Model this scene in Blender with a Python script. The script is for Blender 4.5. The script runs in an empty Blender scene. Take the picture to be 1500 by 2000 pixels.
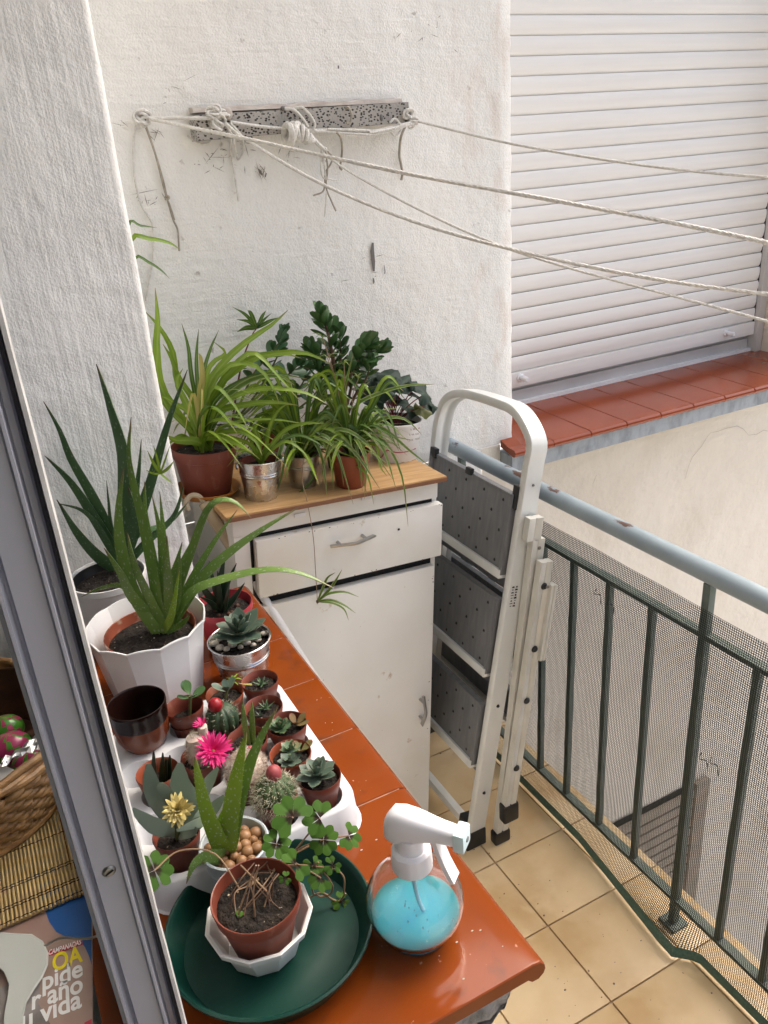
import bpy, bmesh, math, random
from mathutils import Vector as V, Matrix as MX, Euler, noise as mnoise
from math import sin, cos, pi, radians as rad

# ------------------------------------------------------------------ camera, world, light
sc = bpy.context.scene
COL = sc.collection
CAM = V((0, 0, 1.57))
YAW, PITCH, ROLL, FPX = 0.451195, -0.420670, -0.0751517, 1584.38
_f = V((sin(YAW)*cos(PITCH), cos(YAW)*cos(PITCH), sin(PITCH)))
_r = V((cos(YAW), -sin(YAW), 0)); _u = _r.cross(_f)
RT = cos(ROLL)*_r + sin(ROLL)*_u; UP = -sin(ROLL)*_r + cos(ROLL)*_u; FW = _f
cd = bpy.data.cameras.new('camera'); cam = bpy.data.objects.new('camera', cd); COL.objects.link(cam)
cd.sensor_fit = 'VERTICAL'; cd.sensor_height = 36; cd.sensor_width = 27; cd.lens = 36*FPX/2000
cd.clip_start = .02; cd.clip_end = 500
mw = MX.Identity(4)
for i in range(3):
    mw[i][0], mw[i][1], mw[i][2], mw[i][3] = RT[i], UP[i], -FW[i], CAM[i]
cam.matrix_world = mw; sc.camera = cam

SUN_EL, SUN_AZ = rad(52), rad(72)            # azimuth from +Y towards +X
w = bpy.data.worlds.new('World'); sc.world = w; w.use_nodes = True
nt = w.node_tree; sky = nt.nodes.new('ShaderNodeTexSky'); sky.sky_type = 'NISHITA'; sky.sun_disc = False
sky.sun_elevation = SUN_EL; sky.sun_rotation = SUN_AZ; sky.dust_density = 7; sky.air_density = 1.0; sky.ozone_density = .6
nt.links.new(sky.outputs[0], nt.nodes['Background'].inputs[0]); nt.nodes['Background'].inputs[1].default_value = .15
sd = bpy.data.lights.new('sun', 'SUN'); sd.energy = 1.1; sd.angle = rad(50); sd.color = (1, .99, .96)
sun = bpy.data.objects.new('sun', sd); COL.objects.link(sun)
d = V((sin(SUN_AZ)*cos(SUN_EL), cos(SUN_AZ)*cos(SUN_EL), sin(SUN_EL)))
sun.rotation_euler = (-d).to_track_quat('-Z', 'Y').to_euler(); sun.location = (6, 2, 8)
sc.view_settings.view_transform = 'Standard'; sc.view_settings.look = 'None'
sc.view_settings.exposure = 1.32; sc.view_settings.gamma = 1
sc.render.resolution_x, sc.render.resolution_y = 768, 1024

# ------------------------------------------------------------------ pixel (of the 1500x2000 photograph) to place
def ray(u, v): return (RT*((u-750)/FPX) - UP*((v-1000)/FPX) + FW)
def PZ(u, v, z): r = ray(u, v); return CAM + r*((z-CAM.z)/r.z)
def PY(u, v, y): r = ray(u, v); return CAM + r*(y/r.y)
def PX(u, v, x): r = ray(u, v); return CAM + r*(x/r.x)
NV = V((sin(YAW), cos(YAW), 0))
def PD(u, v, P, dd=0): r = ray(u, v); return CAM + r*((NV.dot(P)+dd)/NV.dot(r))
def PPL(u, v, o, n): r = ray(u, v); return CAM + r*((o-CAM).dot(n)/r.dot(n))

# ------------------------------------------------------------------ materials
MATS = {}
def mat(name, c1, c2=None, scale=20, rough=.5, metal=0, bump=0, bscale=300, stretch=(1,1,1), bstretch=(1,1,1),
        trans=0, ior=1.45, coat=0, lo=.35, hi=.65, detail=5, thin=0, spec=.5, rvar=0, bd=.003):
    m = bpy.data.materials.new(name); m.use_nodes = True; n = m.node_tree; N = n.nodes; L = n.links
    b = N['Principled BSDF']; MATS[name] = m
    b.inputs['Roughness'].default_value = rough; b.inputs['Metallic'].default_value = metal
    b.inputs['Base Color'].default_value = (*c1, 1); b.inputs['IOR'].default_value = ior
    b.inputs['Transmission Weight'].default_value = trans; b.inputs['Coat Weight'].default_value = coat
    b.inputs['Specular IOR Level'].default_value = spec
    geo = N.new('ShaderNodeNewGeometry')
    def tex(sc_, st, det=detail):
        mp = N.new('ShaderNodeMapping'); mp.inputs['Scale'].default_value = st; L.new(geo.outputs['Position'], mp.inputs[0])
        t = N.new('ShaderNodeTexNoise'); t.inputs['Scale'].default_value = sc_; t.inputs['Detail'].default_value = det
        L.new(mp.outputs[0], t.inputs[0]); return t
    if c2:
        t = tex(scale, stretch); cr = N.new('ShaderNodeValToRGB')
        cr.color_ramp.elements[0].position = lo; cr.color_ramp.elements[1].position = hi
        cr.color_ramp.elements[0].color = (*c1, 1); cr.color_ramp.elements[1].color = (*c2, 1)
        L.new(t.outputs[0], cr.inputs[0]); L.new(cr.outputs[0], b.inputs['Base Color'])
        m['ramp'] = cr.name
    if rvar:
        t = tex(scale*1.7, stretch); mr = N.new('ShaderNodeMapRange'); mr.inputs[1].default_value = .3; mr.inputs[2].default_value = .7
        mr.inputs[3].default_value = max(0, rough-rvar); mr.inputs[4].default_value = rough+rvar
        L.new(t.outputs[0], mr.inputs[0]); L.new(mr.outputs[0], b.inputs['Roughness'])
    if bump:
        t = tex(bscale, bstretch); bp = N.new('ShaderNodeBump'); bp.inputs['Strength'].default_value = bump
        bp.inputs['Distance'].default_value = bd
        L.new(t.outputs[0], bp.inputs['Height']); L.new(bp.outputs[0], b.inputs['Normal'])
    if thin:
        tr = N.new('ShaderNodeBsdfTranslucent'); mx = N.new('ShaderNodeMixShader'); mx.inputs[0].default_value = thin
        src = b.inputs['Base Color'].links[0].from_socket if b.inputs['Base Color'].is_linked else None
        if src: L.new(src, tr.inputs[0])
        else: tr.inputs[0].default_value = (*c1, 1)
        L.new(b.outputs[0], mx.inputs[1]); L.new(tr.outputs[0], mx.inputs[2]); L.new(mx.outputs[0], N['Material Output'].inputs[0])
        m['mix'] = mx.name
    return m
def mixnode(m, fac_socket, col, before=None):
    """mix a colour over the base colour of m where fac_socket is 1"""
    N, L = m.node_tree.nodes, m.node_tree.links; b = N['Principled BSDF']; i = b.inputs['Base Color']
    mx = N.new('ShaderNodeMix'); mx.data_type = 'RGBA'; L.new(fac_socket, mx.inputs[0])
    if i.is_linked: L.new(i.links[0].from_socket, mx.inputs[6])
    else: mx.inputs[6].default_value = i.default_value
    mx.inputs[7].default_value = (*col, 1); L.new(mx.outputs[2], i)
    for nd in N:
        if nd.bl_idname == 'ShaderNodeBsdfTranslucent': L.new(mx.outputs[2], nd.inputs[0])
    return mx
def noisefac(m, scale, lo, hi, stretch=(1,1,1), kind='noise', coord='pos', detail=4, off=(0,0,0)):
    N, L = m.node_tree.nodes, m.node_tree.links
    if coord == 'pos': g = N.new('ShaderNodeNewGeometry').outputs['Position']
    else: g = N.new('ShaderNodeTexCoord').outputs['UV']
    mp = N.new('ShaderNodeMapping'); mp.inputs['Scale'].default_value = stretch; mp.inputs['Location'].default_value = off; L.new(g, mp.inputs[0])
    if kind == 'noise':
        t = N.new('ShaderNodeTexNoise'); t.inputs['Detail'].default_value = detail; out = t.outputs[0]
    else:
        t = N.new('ShaderNodeTexVoronoi'); out = t.outputs['Distance']
    t.inputs['Scale'].default_value = scale; L.new(mp.outputs[0], t.inputs[0])
    mr = N.new('ShaderNodeMapRange'); mr.inputs[1].default_value = lo; mr.inputs[2].default_value = hi
    L.new(out, mr.inputs[0]); return mr.outputs[0]
def uvramp(m, axis, stops):
    N, L = m.node_tree.nodes, m.node_tree.links
    g = N.new('ShaderNodeTexCoord'); s = N.new('ShaderNodeSeparateXYZ'); L.new(g.outputs['UV'], s.inputs[0])
    cr = N.new('ShaderNodeValToRGB'); e = cr.color_ramp.elements
    while len(e) < len(stops): e.new(.5)
    for k, (p, val) in enumerate(stops): e[k].position = p; e[k].color = (val, val, val, 1)
    L.new(s.outputs[axis], cr.inputs[0]); return cr.outputs[0]
def zfac(m, z0, z1, axis=2):
    N, L = m.node_tree.nodes, m.node_tree.links
    g = N.new('ShaderNodeNewGeometry'); s = N.new('ShaderNodeSeparateXYZ'); L.new(g.outputs['Position'], s.inputs[0])
    mr = N.new('ShaderNodeMapRange'); mr.inputs[1].default_value = z0; mr.inputs[2].default_value = z1
    L.new(s.outputs[axis], mr.inputs[0]); return mr.outputs[0]
def mul(m, a, b):
    N, L = m.node_tree.nodes, m.node_tree.links; x = N.new('ShaderNodeMath'); x.operation = 'MULTIPLY'
    L.new(a, x.inputs[0]); L.new(b, x.inputs[1]); return x.outputs[0]

# painted, trowelled walls
def wallmat(name, c1, c2, streak, fine=1, sstr=.55):
    m = mat(name, c1, c2, scale=2.2, rough=.75, lo=.3, hi=.75)
    N, L = m.node_tree.nodes, m.node_tree.links; b = N['Principled BSDF']
    geo = N.new('ShaderNodeNewGeometry'); prev = None
    for sc_, st, s_, dist, det in ((1, streak, sstr*1.3, .004, 4), (260, (1,1,1), .7*fine, .002, 3), (34, (1,1,1), .5, .006, 5), (9, (1,1,1), .5, .02, 3)):
        mp = N.new('ShaderNodeMapping'); mp.inputs['Scale'].default_value = st; L.new(geo.outputs['Position'], mp.inputs[0])
        t = N.new('ShaderNodeTexNoise'); t.inputs['Scale'].default_value = sc_; t.inputs['Detail'].default_value = det
        L.new(mp.outputs[0], t.inputs[0]); bp = N.new('ShaderNodeBump'); bp.inputs['Strength'].default_value = s_; bp.inputs['Distance'].default_value = dist
        L.new(t.outputs[0], bp.inputs['Height'])
        if prev: L.new(prev.outputs[0], bp.inputs['Normal'])
        prev = bp
    L.new(prev.outputs[0], b.inputs['Normal']); return m
m = wallmat('wall_white', (.82,.81,.765), (.745,.73,.68), (14,14,110), 1.1, .34)
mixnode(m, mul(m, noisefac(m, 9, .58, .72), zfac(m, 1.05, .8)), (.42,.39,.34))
mixnode(m, noisefac(m, 38, .70, .76, detail=6), (.45,.42,.38))
f1 = mul(m, zfac(m, 1.0, 1.22, 0), zfac(m, .5, .5001))
mixnode(m, mul(m, f1, noisefac(m, 26, .5, .75, (1,1,.35))), (.66,.58,.51))
wallmat('wall_jamb', (.81,.805,.775), (.735,.73,.70), (110,110,6), .85, .36)
m = wallmat('wall_beige', (.76,.70,.60), (.69,.62,.51), (12,12,40), .6)
mixnode(m, noisefac(m, 5, .5, .8, (1,1,.6), detail=8), (.62,.54,.43))
mat('dark_paint', (.16,.15,.14), rough=.8)
mat('crack', (.20,.17,.14), rough=.9); mat('hairline', (.40,.34,.27), rough=.9)
mat('room_plaster', (.55,.53,.50), rough=.8, bump=.2, bscale=60)
m = mat('sill_tile', (.205,.043,.006), (.15,.030,.005), scale=7, rough=.13, lo=.3, hi=.8, bump=.012, bscale=22, rvar=.03, spec=.22)
mixnode(m, noisefac(m, 120, .72, .76), (.40,.2,.13))
mixnode(m, noisefac(m, 14, .55, .85, (1,2.5,1)), (.18,.045,.011))
mixnode(m, noisefac(m, 26, .60, .78, detail=8), (.11,.032,.012))
m = mat('sill_tile_far', (.28,.060,.021), (.22,.046,.016), scale=6, rough=.14, lo=.3, hi=.8, bump=.02, bscale=30, spec=.5)
mat('sill_grout', (.36,.20,.13), (.20,.11,.07), scale=60, rough=.9)
mat('concrete', (.22,.21,.20), (.38,.37,.36), scale=55, rough=.9, bump=.9, bscale=120, bd=.006)
mat('sill_paint', (.36,.39,.41), (.22,.24,.25), scale=40, rough=.7, bump=.5, bscale=80, lo=.45, hi=.75, stretch=(1,1,.4))
m = mat('floor_tile', (.63,.48,.285), (.54,.385,.205), scale=7, rough=.34, lo=.35, hi=.75, bump=.04, bscale=60)
mixnode(m, noisefac(m, 4.3, .50, .74, detail=6), (.45,.285,.125))
mixnode(m, noisefac(m, 11, .55, .8, detail=6), (.66,.51,.30))
mixnode(m, noisefac(m, 70, .74, .78, detail=2), (.12,.07,.04))
mat('floor_grout', (.42,.31,.20), rough=.9, bump=.3, bscale=200)
m = mat('rail_paint', (.29,.35,.385), (.24,.295,.33), scale=12, rough=.38, bump=.12, bscale=90)
mixnode(m, noisefac(m, 22, .585, .61, (1,.5,1), detail=6, off=(3,1,0)), (.09,.045,.03))
mat('green_metal', (.10,.135,.115), (.14,.165,.145), scale=30, rough=.55, bump=.2, bscale=120)
mat('mesh_plastic', (.010,.017,.014), rough=.55)
mat('hem_green', (.04,.095,.077), (.07,.135,.11), scale=200, rough=.6, bump=.4, bscale=500)
mat('shutter_pvc', (.84,.82,.775), (.77,.745,.70), scale=5, rough=.38, stretch=(.4,1,14), lo=.3, hi=.8)
mat('alu_grey', (.64,.63,.61), (.54,.53,.51), scale=4, rough=.4, metal=.3, stretch=(1,1,.2))
mat('frame_white', (.34,.355,.41), (.29,.30,.35), scale=8, rough=.42, stretch=(1,1,.15), metal=.25)
mat('frame_shadow', (.16,.165,.18), rough=.5)
mat('gasket', (.008,.008,.01), rough=.6)
mat('plaster_edge', (.50,.50,.49), (.43,.43,.42), scale=30, rough=.5, bump=.1, bscale=90)
m = mat('cabinet_paint', (.80,.79,.75), (.72,.70,.64), scale=5, rough=.45, lo=.3, hi=.8, bump=.05, bscale=40)
mixnode(m, noisefac(m, 30, .68, .74, detail=8), (.5,.42,.32))
mixnode(m, noisefac(m, 3.2, .52, .75, detail=6), (.66,.61,.51))
mat('plank_wood', (.50,.31,.14), (.38,.215,.085), scale=6, rough=.5, stretch=(2,22,6), bump=.1, bscale=40, bstretch=(2,30,6))
mat('plank_edge', (.22,.10,.05), rough=.7)
mat('black_gap', (.008,.008,.008), rough=.8)
mat('chrome', (.42,.41,.40), rough=.3, metal=1)
mat('ladder_alu', (.72,.73,.71), (.62,.63,.60), scale=9, rough=.38, metal=.15, stretch=(1,1,.3), rvar=.1)
mat('ladder_cream', (.66,.65,.60), (.55,.54,.48), scale=9, rough=.4, metal=.15)
m = mat('step_grey', (.16,.165,.175), (.20,.205,.21), scale=8, rough=.5, stretch=(12,12,.6), metal=.3)
mat('black_plastic', (.012,.013,.014), rough=.4)
mat('rivet', (.25,.24,.22), rough=.4, metal=1)
mat('rope', (.72,.70,.65), (.58,.56,.51), scale=120, rough=.9, bump=.8, bscale=260)
mat('rope_dark', (.40,.36,.29), (.30,.27,.21), scale=90, rough=.9, bump=.8, bscale=260)
m = mat('terrazzo', (.40,.38,.34), (.33,.31,.28), scale=12, rough=.8, bump=.5, bscale=200)
mixnode(m, noisefac(m, 140, .40, .33, (1,1.3,1.5), kind='vor', detail=2), (.035,.03,.025))
mat('terrazzo_top', (.50,.45,.40), (.38,.33,.29), scale=30, rough=.9, bump=.5, bscale=100)
mat('terracotta', (.185,.045,.026), (.15,.036,.021), scale=18, rough=.45, bump=.04, bscale=80)
mat('terracotta_orange', (.25,.058,.025), (.20,.046,.02), scale=18, rough=.45)
for nm_ in ('terracotta', 'terracotta_orange'): mixnode(MATS[nm_], noisefac(MATS[nm_], 40, .60, .80, (1,1,.5), detail=8), (.27,.14,.095))
m = mat('terracotta_old', (.29,.075,.035), (.23,.055,.028), scale=18, rough=.5)
mixnode(m, noisefac(m, 45, .52, .68, detail=6), (.42,.33,.25))
mat('saucer_orange', (.42,.17,.03), (.30,.11,.02), scale=20, rough=.5)
m = mat('soil', (.011,.008,.006), (.032,.023,.017), scale=90, rough=.95, bump=1, bscale=160, bd=.01)
mixnode(m, noisefac(m, 170, .70, .73, detail=2), (.42,.36,.26))
mat('white_plastic', (.80,.80,.80), rough=.2, coat=.3, bump=.02, bscale=20)
mat('white_matte', (.76,.755,.74), (.70,.69,.67), scale=12, rough=.45)
mat('tray_white', (.62,.63,.65), (.55,.56,.58), scale=14, rough=.45, bump=.05, bscale=60)
m = mat('galvanised', (.62,.62,.62), (.50,.50,.50), scale=40, rough=.28, metal=1, bump=.08, bscale=30, rvar=.08)
m = mat('galvanised_old', (.55,.54,.51), (.33,.31,.28), scale=30, rough=.36, metal=1, bump=.1, bscale=30, rvar=.1)
mat('grey_bucket', (.42,.47,.49), (.36,.41,.43), scale=20, rough=.45)
mat('green_plastic', (.004,.036,.026), (.003,.030,.022), scale=10, rough=.42, rvar=.06, spec=.25)
mixnode(MATS['green_plastic'], noisefac(MATS['green_plastic'], 22, .60, .80, detail=8), (.02,.05,.04))
mat('brown_glaze', (.010,.0035,.0025), rough=.2)
mat('brown_glaze_low', (.17,.040,.012), (.11,.024,.008), scale=25, rough=.2)
mat('red_pot', (.34,.03,.045), rough=.4)
mat('pebble', (.62,.57,.48), (.42,.36,.28), scale=30, rough=.5)
mat('clay_ball', (.27,.145,.065), (.15,.075,.03), scale=60, rough=.45)
mat('label_print', (.35,.30,.30), rough=.6)
mat('label_red', (.30,.02,.05), rough=.5)
# glass and liquid of the spray bottle
mat('clear_plastic', (.95,.98,.985), rough=.06, trans=1, ior=1.38)
m = mat('blue_liquid', (.13,.57,.78), rough=.2, trans=.35, ior=1.3)
m.node_tree.nodes['Principled BSDF'].inputs['Subsurface Weight'].default_value = 1
m.node_tree.nodes['Principled BSDF'].inputs['Subsurface Radius'].default_value = (.01, .04, .05)
m.node_tree.nodes['Principled BSDF'].inputs['Subsurface Scale'].default_value = 1
mat('tube_blue', (.60,.80,.88), rough=.25, trans=.4)
mat('spray_white', (.80,.81,.86), rough=.35)
mat('spray_tip', (.60,.76,.80), rough=.35)
# leaves
def leafmat(name, a, b_, edge=None, rough=.38, thin=.25, spots=None, spot_col=(.5,.6,.42), tip=None, mid=None):
    m = mat(name, a, b_, scale=18, rough=rough, thin=thin, lo=.3, hi=.75)
    if edge: mixnode(m, uvramp(m, 0, [(0,1),(.14,.7),(.26,0),(.74,0),(.86,.7),(1,1)]), edge)
    if mid: mixnode(m, uvramp(m, 0, [(0,0),(.34,0),(.46,.8),(.54,.8),(.66,0),(1,0)]), mid)
    if spots: mixnode(m, noisefac(m, 1, spots[2], spots[2]-.07, (spots[0], spots[1], 1), 'vor', 'uv'), spot_col)
    if tip: mixnode(m, uvramp(m, 1, [(0,0),(.86,0),(1,1)]), tip)
    return m
leafmat('leaf_spider', (.165,.275,.02), (.235,.35,.034), mid=(.27,.37,.07), tip=(.28,.23,.09), thin=.3)
leafmat('leaf_spider_var', (.08,.16,.02), (.11,.20,.025), edge=(.36,.40,.16), tip=(.3,.22,.1), thin=.3)
leafmat('leaf_spider_dark', (.065,.135,.02), (.10,.185,.028), mid=(.18,.27,.08), tip=(.22,.17,.07), thin=.25)
leafmat('leaf_yellow', (.36,.34,.07), (.42,.36,.12), thin=.3)
leafmat('leaf_aloe', (.18,.29,.06), (.125,.225,.048), spots=(5,34,.27), spot_col=(.30,.38,.22), tip=(.20,.11,.07), thin=.06, rough=.34)
leafmat('leaf_aloe_dark', (.065,.135,.055), (.095,.175,.068), spots=(5,30,.23), spot_col=(.22,.30,.20), tip=(.10,.07,.04), thin=.04, rough=.3)
leafmat('leaf_aloe_light', (.33,.48,.045), (.25,.39,.045), spots=(6,40,.27), spot_col=(.5,.57,.33), tip=(.20,.17,.07), thin=.28, rough=.32)
leafmat('leaf_gasteria', (.014,.034,.018), (.022,.05,.024), thin=.03, rough=.32)
leafmat('leaf_echeveria', (.10,.15,.11), (.075,.12,.085), thin=.05, rough=.45, edge=(.15,.17,.12))
leafmat('leaf_sempervivum', (.10,.17,.085), (.07,.13,.06), thin=.05, rough=.4, tip=(.2,.12,.07))
leafmat('leaf_red_edge', (.14,.15,.05), (.20,.12,.05), thin=.08, rough=.4, tip=(.3,.09,.06))
leafmat('leaf_crassula', (.042,.10,.033), (.075,.15,.048), thin=.05, rough=.22)
leafmat('leaf_kalanchoe', (.035,.10,.04), (.055,.14,.05), thin=.12, rough=.3)
leafmat('leaf_cyclamen', (.010,.026,.016), (.018,.042,.026), thin=.08, rough=.6, mid=(.03,.06,.038))
leafmat('leaf_cyclamen_old', (.12,.12,.02), (.05,.07,.02), thin=.15, rough=.5)
leafmat('leaf_paddle', (.24,.30,.235), (.18,.235,.175), thin=.03, rough=.5)
m = leafmat('leaf_clover', (.055,.125,.017), (.038,.092,.014), thin=.15, rough=.65)
mixnode(m, uvramp(m, 1, [(0,1),(.30,.9),(.44,0),(1,0)]), (.022,.010,.010)); m.node_tree.nodes['Principled BSDF'].inputs['Specular IOR Level'].default_value = .15
mat('stem_green', (.12,.15,.05), rough=.6); mat('stem_brown', (.16,.09,.05), (.10,.055,.035), scale=60, rough=.7)
mat('stem_straw', (.33,.22,.12), (.20,.12,.075), scale=40, rough=.6)
mat('stem_wine', (.16,.03,.035), rough=.6)
mat('cactus_dark', (.022,.045,.022), (.035,.065,.03), scale=60, rough=.5)
mat('cactus_green', (.05,.085,.03), rough=.6)
mat('spine', (.50,.46,.34), rough=.6); mat('wool', (.55,.44,.36), (.66,.58,.50), scale=60, rough=.95)
mat('flower_pink', (.72,.012,.19), (.85,.06,.30), scale=50, rough=.6, thin=.2)
mat('flower_red', (.26,.008,.014), rough=.35); mat('flower_rose', (.30,.06,.065), rough=.5)
mat('flower_yellow', (.66,.56,.22), (.52,.42,.15), scale=90, rough=.7, thin=.1)
# indoors
mat('wicker', (.36,.20,.075), (.20,.10,.035), scale=60, rough=.4, bump=.3, bscale=300, bstretch=(1,1,3))
mat('wicker_dark', (.07,.028,.012), (.045,.018,.008), scale=50, rough=.6)
mat('bamboo', (.50,.36,.17), (.40,.27,.11), scale=40, rough=.5)
mat('thread_dark', (.03,.02,.012), rough=.8)
mat('wrap_pink', (.36,.03,.11), rough=.3); mat('wrap_green', (.06,.24,.02), rough=.3); mat('foil', (.6,.6,.6), rough=.35, metal=.6)
mat('paper_white', (.62,.61,.60), rough=.6)
mat('mag_blue', (.02,.10,.33), rough=.35); mat('mag_skin', (.40,.29,.25), (.28,.17,.14), scale=9, rough=.35)
mat('mag_grey', (.30,.27,.26), (.05,.045,.045), scale=10, rough=.35, lo=.45, hi=.6)
mat('mag_red', (.45,.03,.06), rough=.35); mat('mag_yellow', (.75,.62,.02), rough=.35); mat('mag_white', (.80,.80,.80), rough=.35)
mat('table_grey', (.36,.38,.37), (.30,.32,.31), scale=5, rough=.45)
mat('hanger_plastic', (.52,.54,.51), rough=.3)
mat('courtyard', (.55,.53,.49), (.45,.43,.40), scale=3, rough=.9)
mat('lower_slat', (.36,.30,.24), (.30,.25,.19), scale=10, rough=.7)
mat('pole_white', (.72,.70,.68), rough=.3, metal=.1); mat('pole_grip', (.46,.38,.26), (.38,.30,.19), scale=30, rough=.6)

# ------------------------------------------------------------------ mesh helpers (all coordinates are world coordinates)
WM = {}
class MB:
    def __init__(s): s.v = []; s.f = []; s.uv = []; s.mi = []; s.cur = 0
    def add(s, vs, fs, uv=None):
        o = len(s.v); s.v += [V(x) for x in vs]; s.f += [tuple(i+o for i in f) for f in fs]
        s.uv += list(uv) if uv else [(0.5, 0.5)]*len(vs); s.mi += [s.cur]*len(fs); return s
    def box(s, a, b, M=None):
        a, b = V(a), V(b); vs = [V((x, y, z)) for x in (a.x, b.x) for y in (a.y, b.y) for z in (a.z, b.z)]
        if M: vs = [M @ q for q in vs]
        return s.add(vs, [(0,1,3,2),(4,6,7,5),(0,4,5,1),(2,3,7,6),(0,2,6,4),(1,5,7,3)])
    def bbox(s, a, b, r, M=None):
        """box with bevelled vertical and horizontal edges (one step)"""
        bm = bmesh.new(); bmesh.ops.create_cube(bm, size=1); a, b = V(a), V(b); c = (a+b)/2; e = b-a
        for q in bm.verts: q.co = V((c.x+q.co.x*e.x, c.y+q.co.y*e.y, c.z+q.co.z*e.z))
        bmesh.ops.bevel(bm, geom=bm.edges[:], offset=r, segments=2, profile=.7, affect='EDGES')
        bm.verts.index_update(); vs = [(M @ q.co) if M else q.co.copy() for q in bm.verts]
        s.add(vs, [[q.index for q in f.verts] for f in bm.faces]); bm.free(); return s
    def tube(s, pts, r, n=8, caps=True, flat=None):
        pts = [V(p) for p in pts]; k = len(pts); rr = r if isinstance(r, (list, tuple)) else [r]*k
        T = [(pts[min(i+1, k-1)]-pts[max(i-1, 0)]).normalized() for i in range(k)]
        ref = V((0, 0, 1)) if abs(T[0].z) < .9 else V((1, 0, 0)); N = (ref - T[0]*ref.dot(T[0])).normalized()
        vs = []; uv = []
        for i in range(k):
            N = (N - T[i]*N.dot(T[i])).normalized(); B = T[i].cross(N)
            for j in range(n):
                a = 2*pi*j/n; vs.append(pts[i] + (N*cos(a) + B*sin(a))*rr[i]); uv.append((j/n, i/(k-1)))
        fs = [(i*n+j, i*n+(j+1) % n, (i+1)*n+(j+1) % n, (i+1)*n+j) for i in range(k-1) for j in range(n)]
        if caps: fs += [tuple(range(n))[::-1], tuple((k-1)*n+j for j in range(n))]
        return s.add(vs, fs, uv)
    def sweep(s, pts, prof, nrm):
        """sweep a closed 2-D profile [(a along side, b along nrm)] along pts; nrm is a vector or list"""
        pts = [V(p) for p in pts]; k = len(pts); n = len(prof); vs = []
        for i in range(k):
            T = (pts[min(i+1, k-1)]-pts[max(i-1, 0)]).normalized(); N = V(nrm[i] if isinstance(nrm, list) else nrm)
            N = (N - T*N.dot(T)).normalized(); S = T.cross(N)
            vs += [pts[i] + S*a + N*b for a, b in prof]
        fs = [(i*n+j, i*n+(j+1) % n, (i+1)*n+(j+1) % n, (i+1)*n+j) for i in range(k-1) for j in range(n)]
        fs += [tuple(range(n))[::-1], tuple((k-1)*n+j for j in range(n))]
        return s.add(vs, fs)
    def lathe(s, prof, n=32, M=None, wave=None, close=False):
        M = M or MX.Identity(4); vs = []; k = len(prof); uv = []
        for i, (r, z) in enumerate(prof):
            for j in range(n):
                a = 2*pi*j/n; rr, zz = wave(a, r, z, i) if wave else (r, z)
                vs.append(M @ V((rr*cos(a), rr*sin(a), zz))); uv.append((j/n, i/(k-1)))
        fs = [(i*n+j, i*n+(j+1) % n, (i+1)*n+(j+1) % n, (i+1)*n+j) for i in range(k-1) for j in range(n)]
        if close:
            fs += [((k-1)*n+j, (k-1)*n+(j+1) % n, (j+1) % n, j) for j in range(n)]
        return s.add(vs, fs, uv)
    def prism(s, poly, z0, z1, M=None):
        n = len(poly); vs = [V((x, y, z0)) for x, y in poly] + [V((x, y, z1)) for x, y in poly]
        if M: vs = [M @ q for q in vs]
        return s.add(vs, [tuple(range(n))[::-1], tuple(range(n, 2*n))] + [(i, (i+1) % n, n+(i+1) % n, n+i) for i in range(n)])
    def ball(s, c, r, M=None, nu=12, nv=8):
        c = V(c); r = V((r, r, r)) if not isinstance(r, (tuple, list, V)) else V(r); vs = []
        for i in range(nv+1):
            t = pi*i/nv
            for j in range(nu):
                a = 2*pi*j/nu; q = V((r.x*sin(t)*cos(a), r.y*sin(t)*sin(a), -r.z*cos(t))); vs.append(c + (M @ q if M else q))
        fs = [(i*nu+j, i*nu+(j+1) % nu, (i+1)*nu+(j+1) % nu, (i+1)*nu+j) for i in range(nv) for j in range(nu)]
        return s.add(vs, fs, [(j/nu, i/nv) for i in range(nv+1) for j in range(nu)])
    def cone(s, a, b, r, n=4):
        return s.tube([a, b], [r, r*.05], n, caps=False)
    def mesh(s, name, mats, inv=None, smooth=True, ang=40):
        me = bpy.data.meshes.new(name)
        me.from_pydata([tuple(inv @ q) if inv else tuple(q) for q in s.v], [], s.f)
        for mm in (mats if isinstance(mats, (list, tuple)) else [mats]): me.materials.append(MATS[mm])
        ul = me.uv_layers.new(name='UVMap'); li = [0]*len(me.loops); me.loops.foreach_get('vertex_index', li)
        ul.data.foreach_set('uv', [c for i in li for c in s.uv[i]])
        if any(s.mi): me.polygons.foreach_set('material_index', s.mi)
        bm = bmesh.new(); bm.from_mesh(me); bmesh.ops.remove_doubles(bm, verts=bm.verts[:], dist=1e-6)
        bmesh.ops.recalc_face_normals(bm, faces=bm.faces[:])
        if smooth:
            for f in bm.faces: f.smooth = True
            for e in bm.edges:
                if len(e.link_faces) == 2 and e.calc_face_angle(0) > rad(ang): e.smooth = False
        bm.to_mesh(me); bm.free(); me.update(); return me
    def build(s, name, mats, parent=None, smooth=True, ang=40, **kw):
        P = WM.get(parent, MX.Identity(4)) if parent else MX.Identity(4)
        o = bpy.data.objects.new(name, s.mesh(name, mats, P.inverted(), smooth, ang)); COL.objects.link(o)
        if parent: o.parent = parent
        WM[o] = P
        for a, b in kw.items(): o[a] = b
        return o
def inst(me, name, parent, M):
    """one more object on shared mesh data, placed by a world matrix"""
    o = bpy.data.objects.new(name, me); COL.objects.link(o); P = WM.get(parent, MX.Identity(4)) if parent else MX.Identity(4)
    if parent: o.parent = parent
    o.matrix_basis = P.inverted() @ M; WM[o] = P; return o
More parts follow.
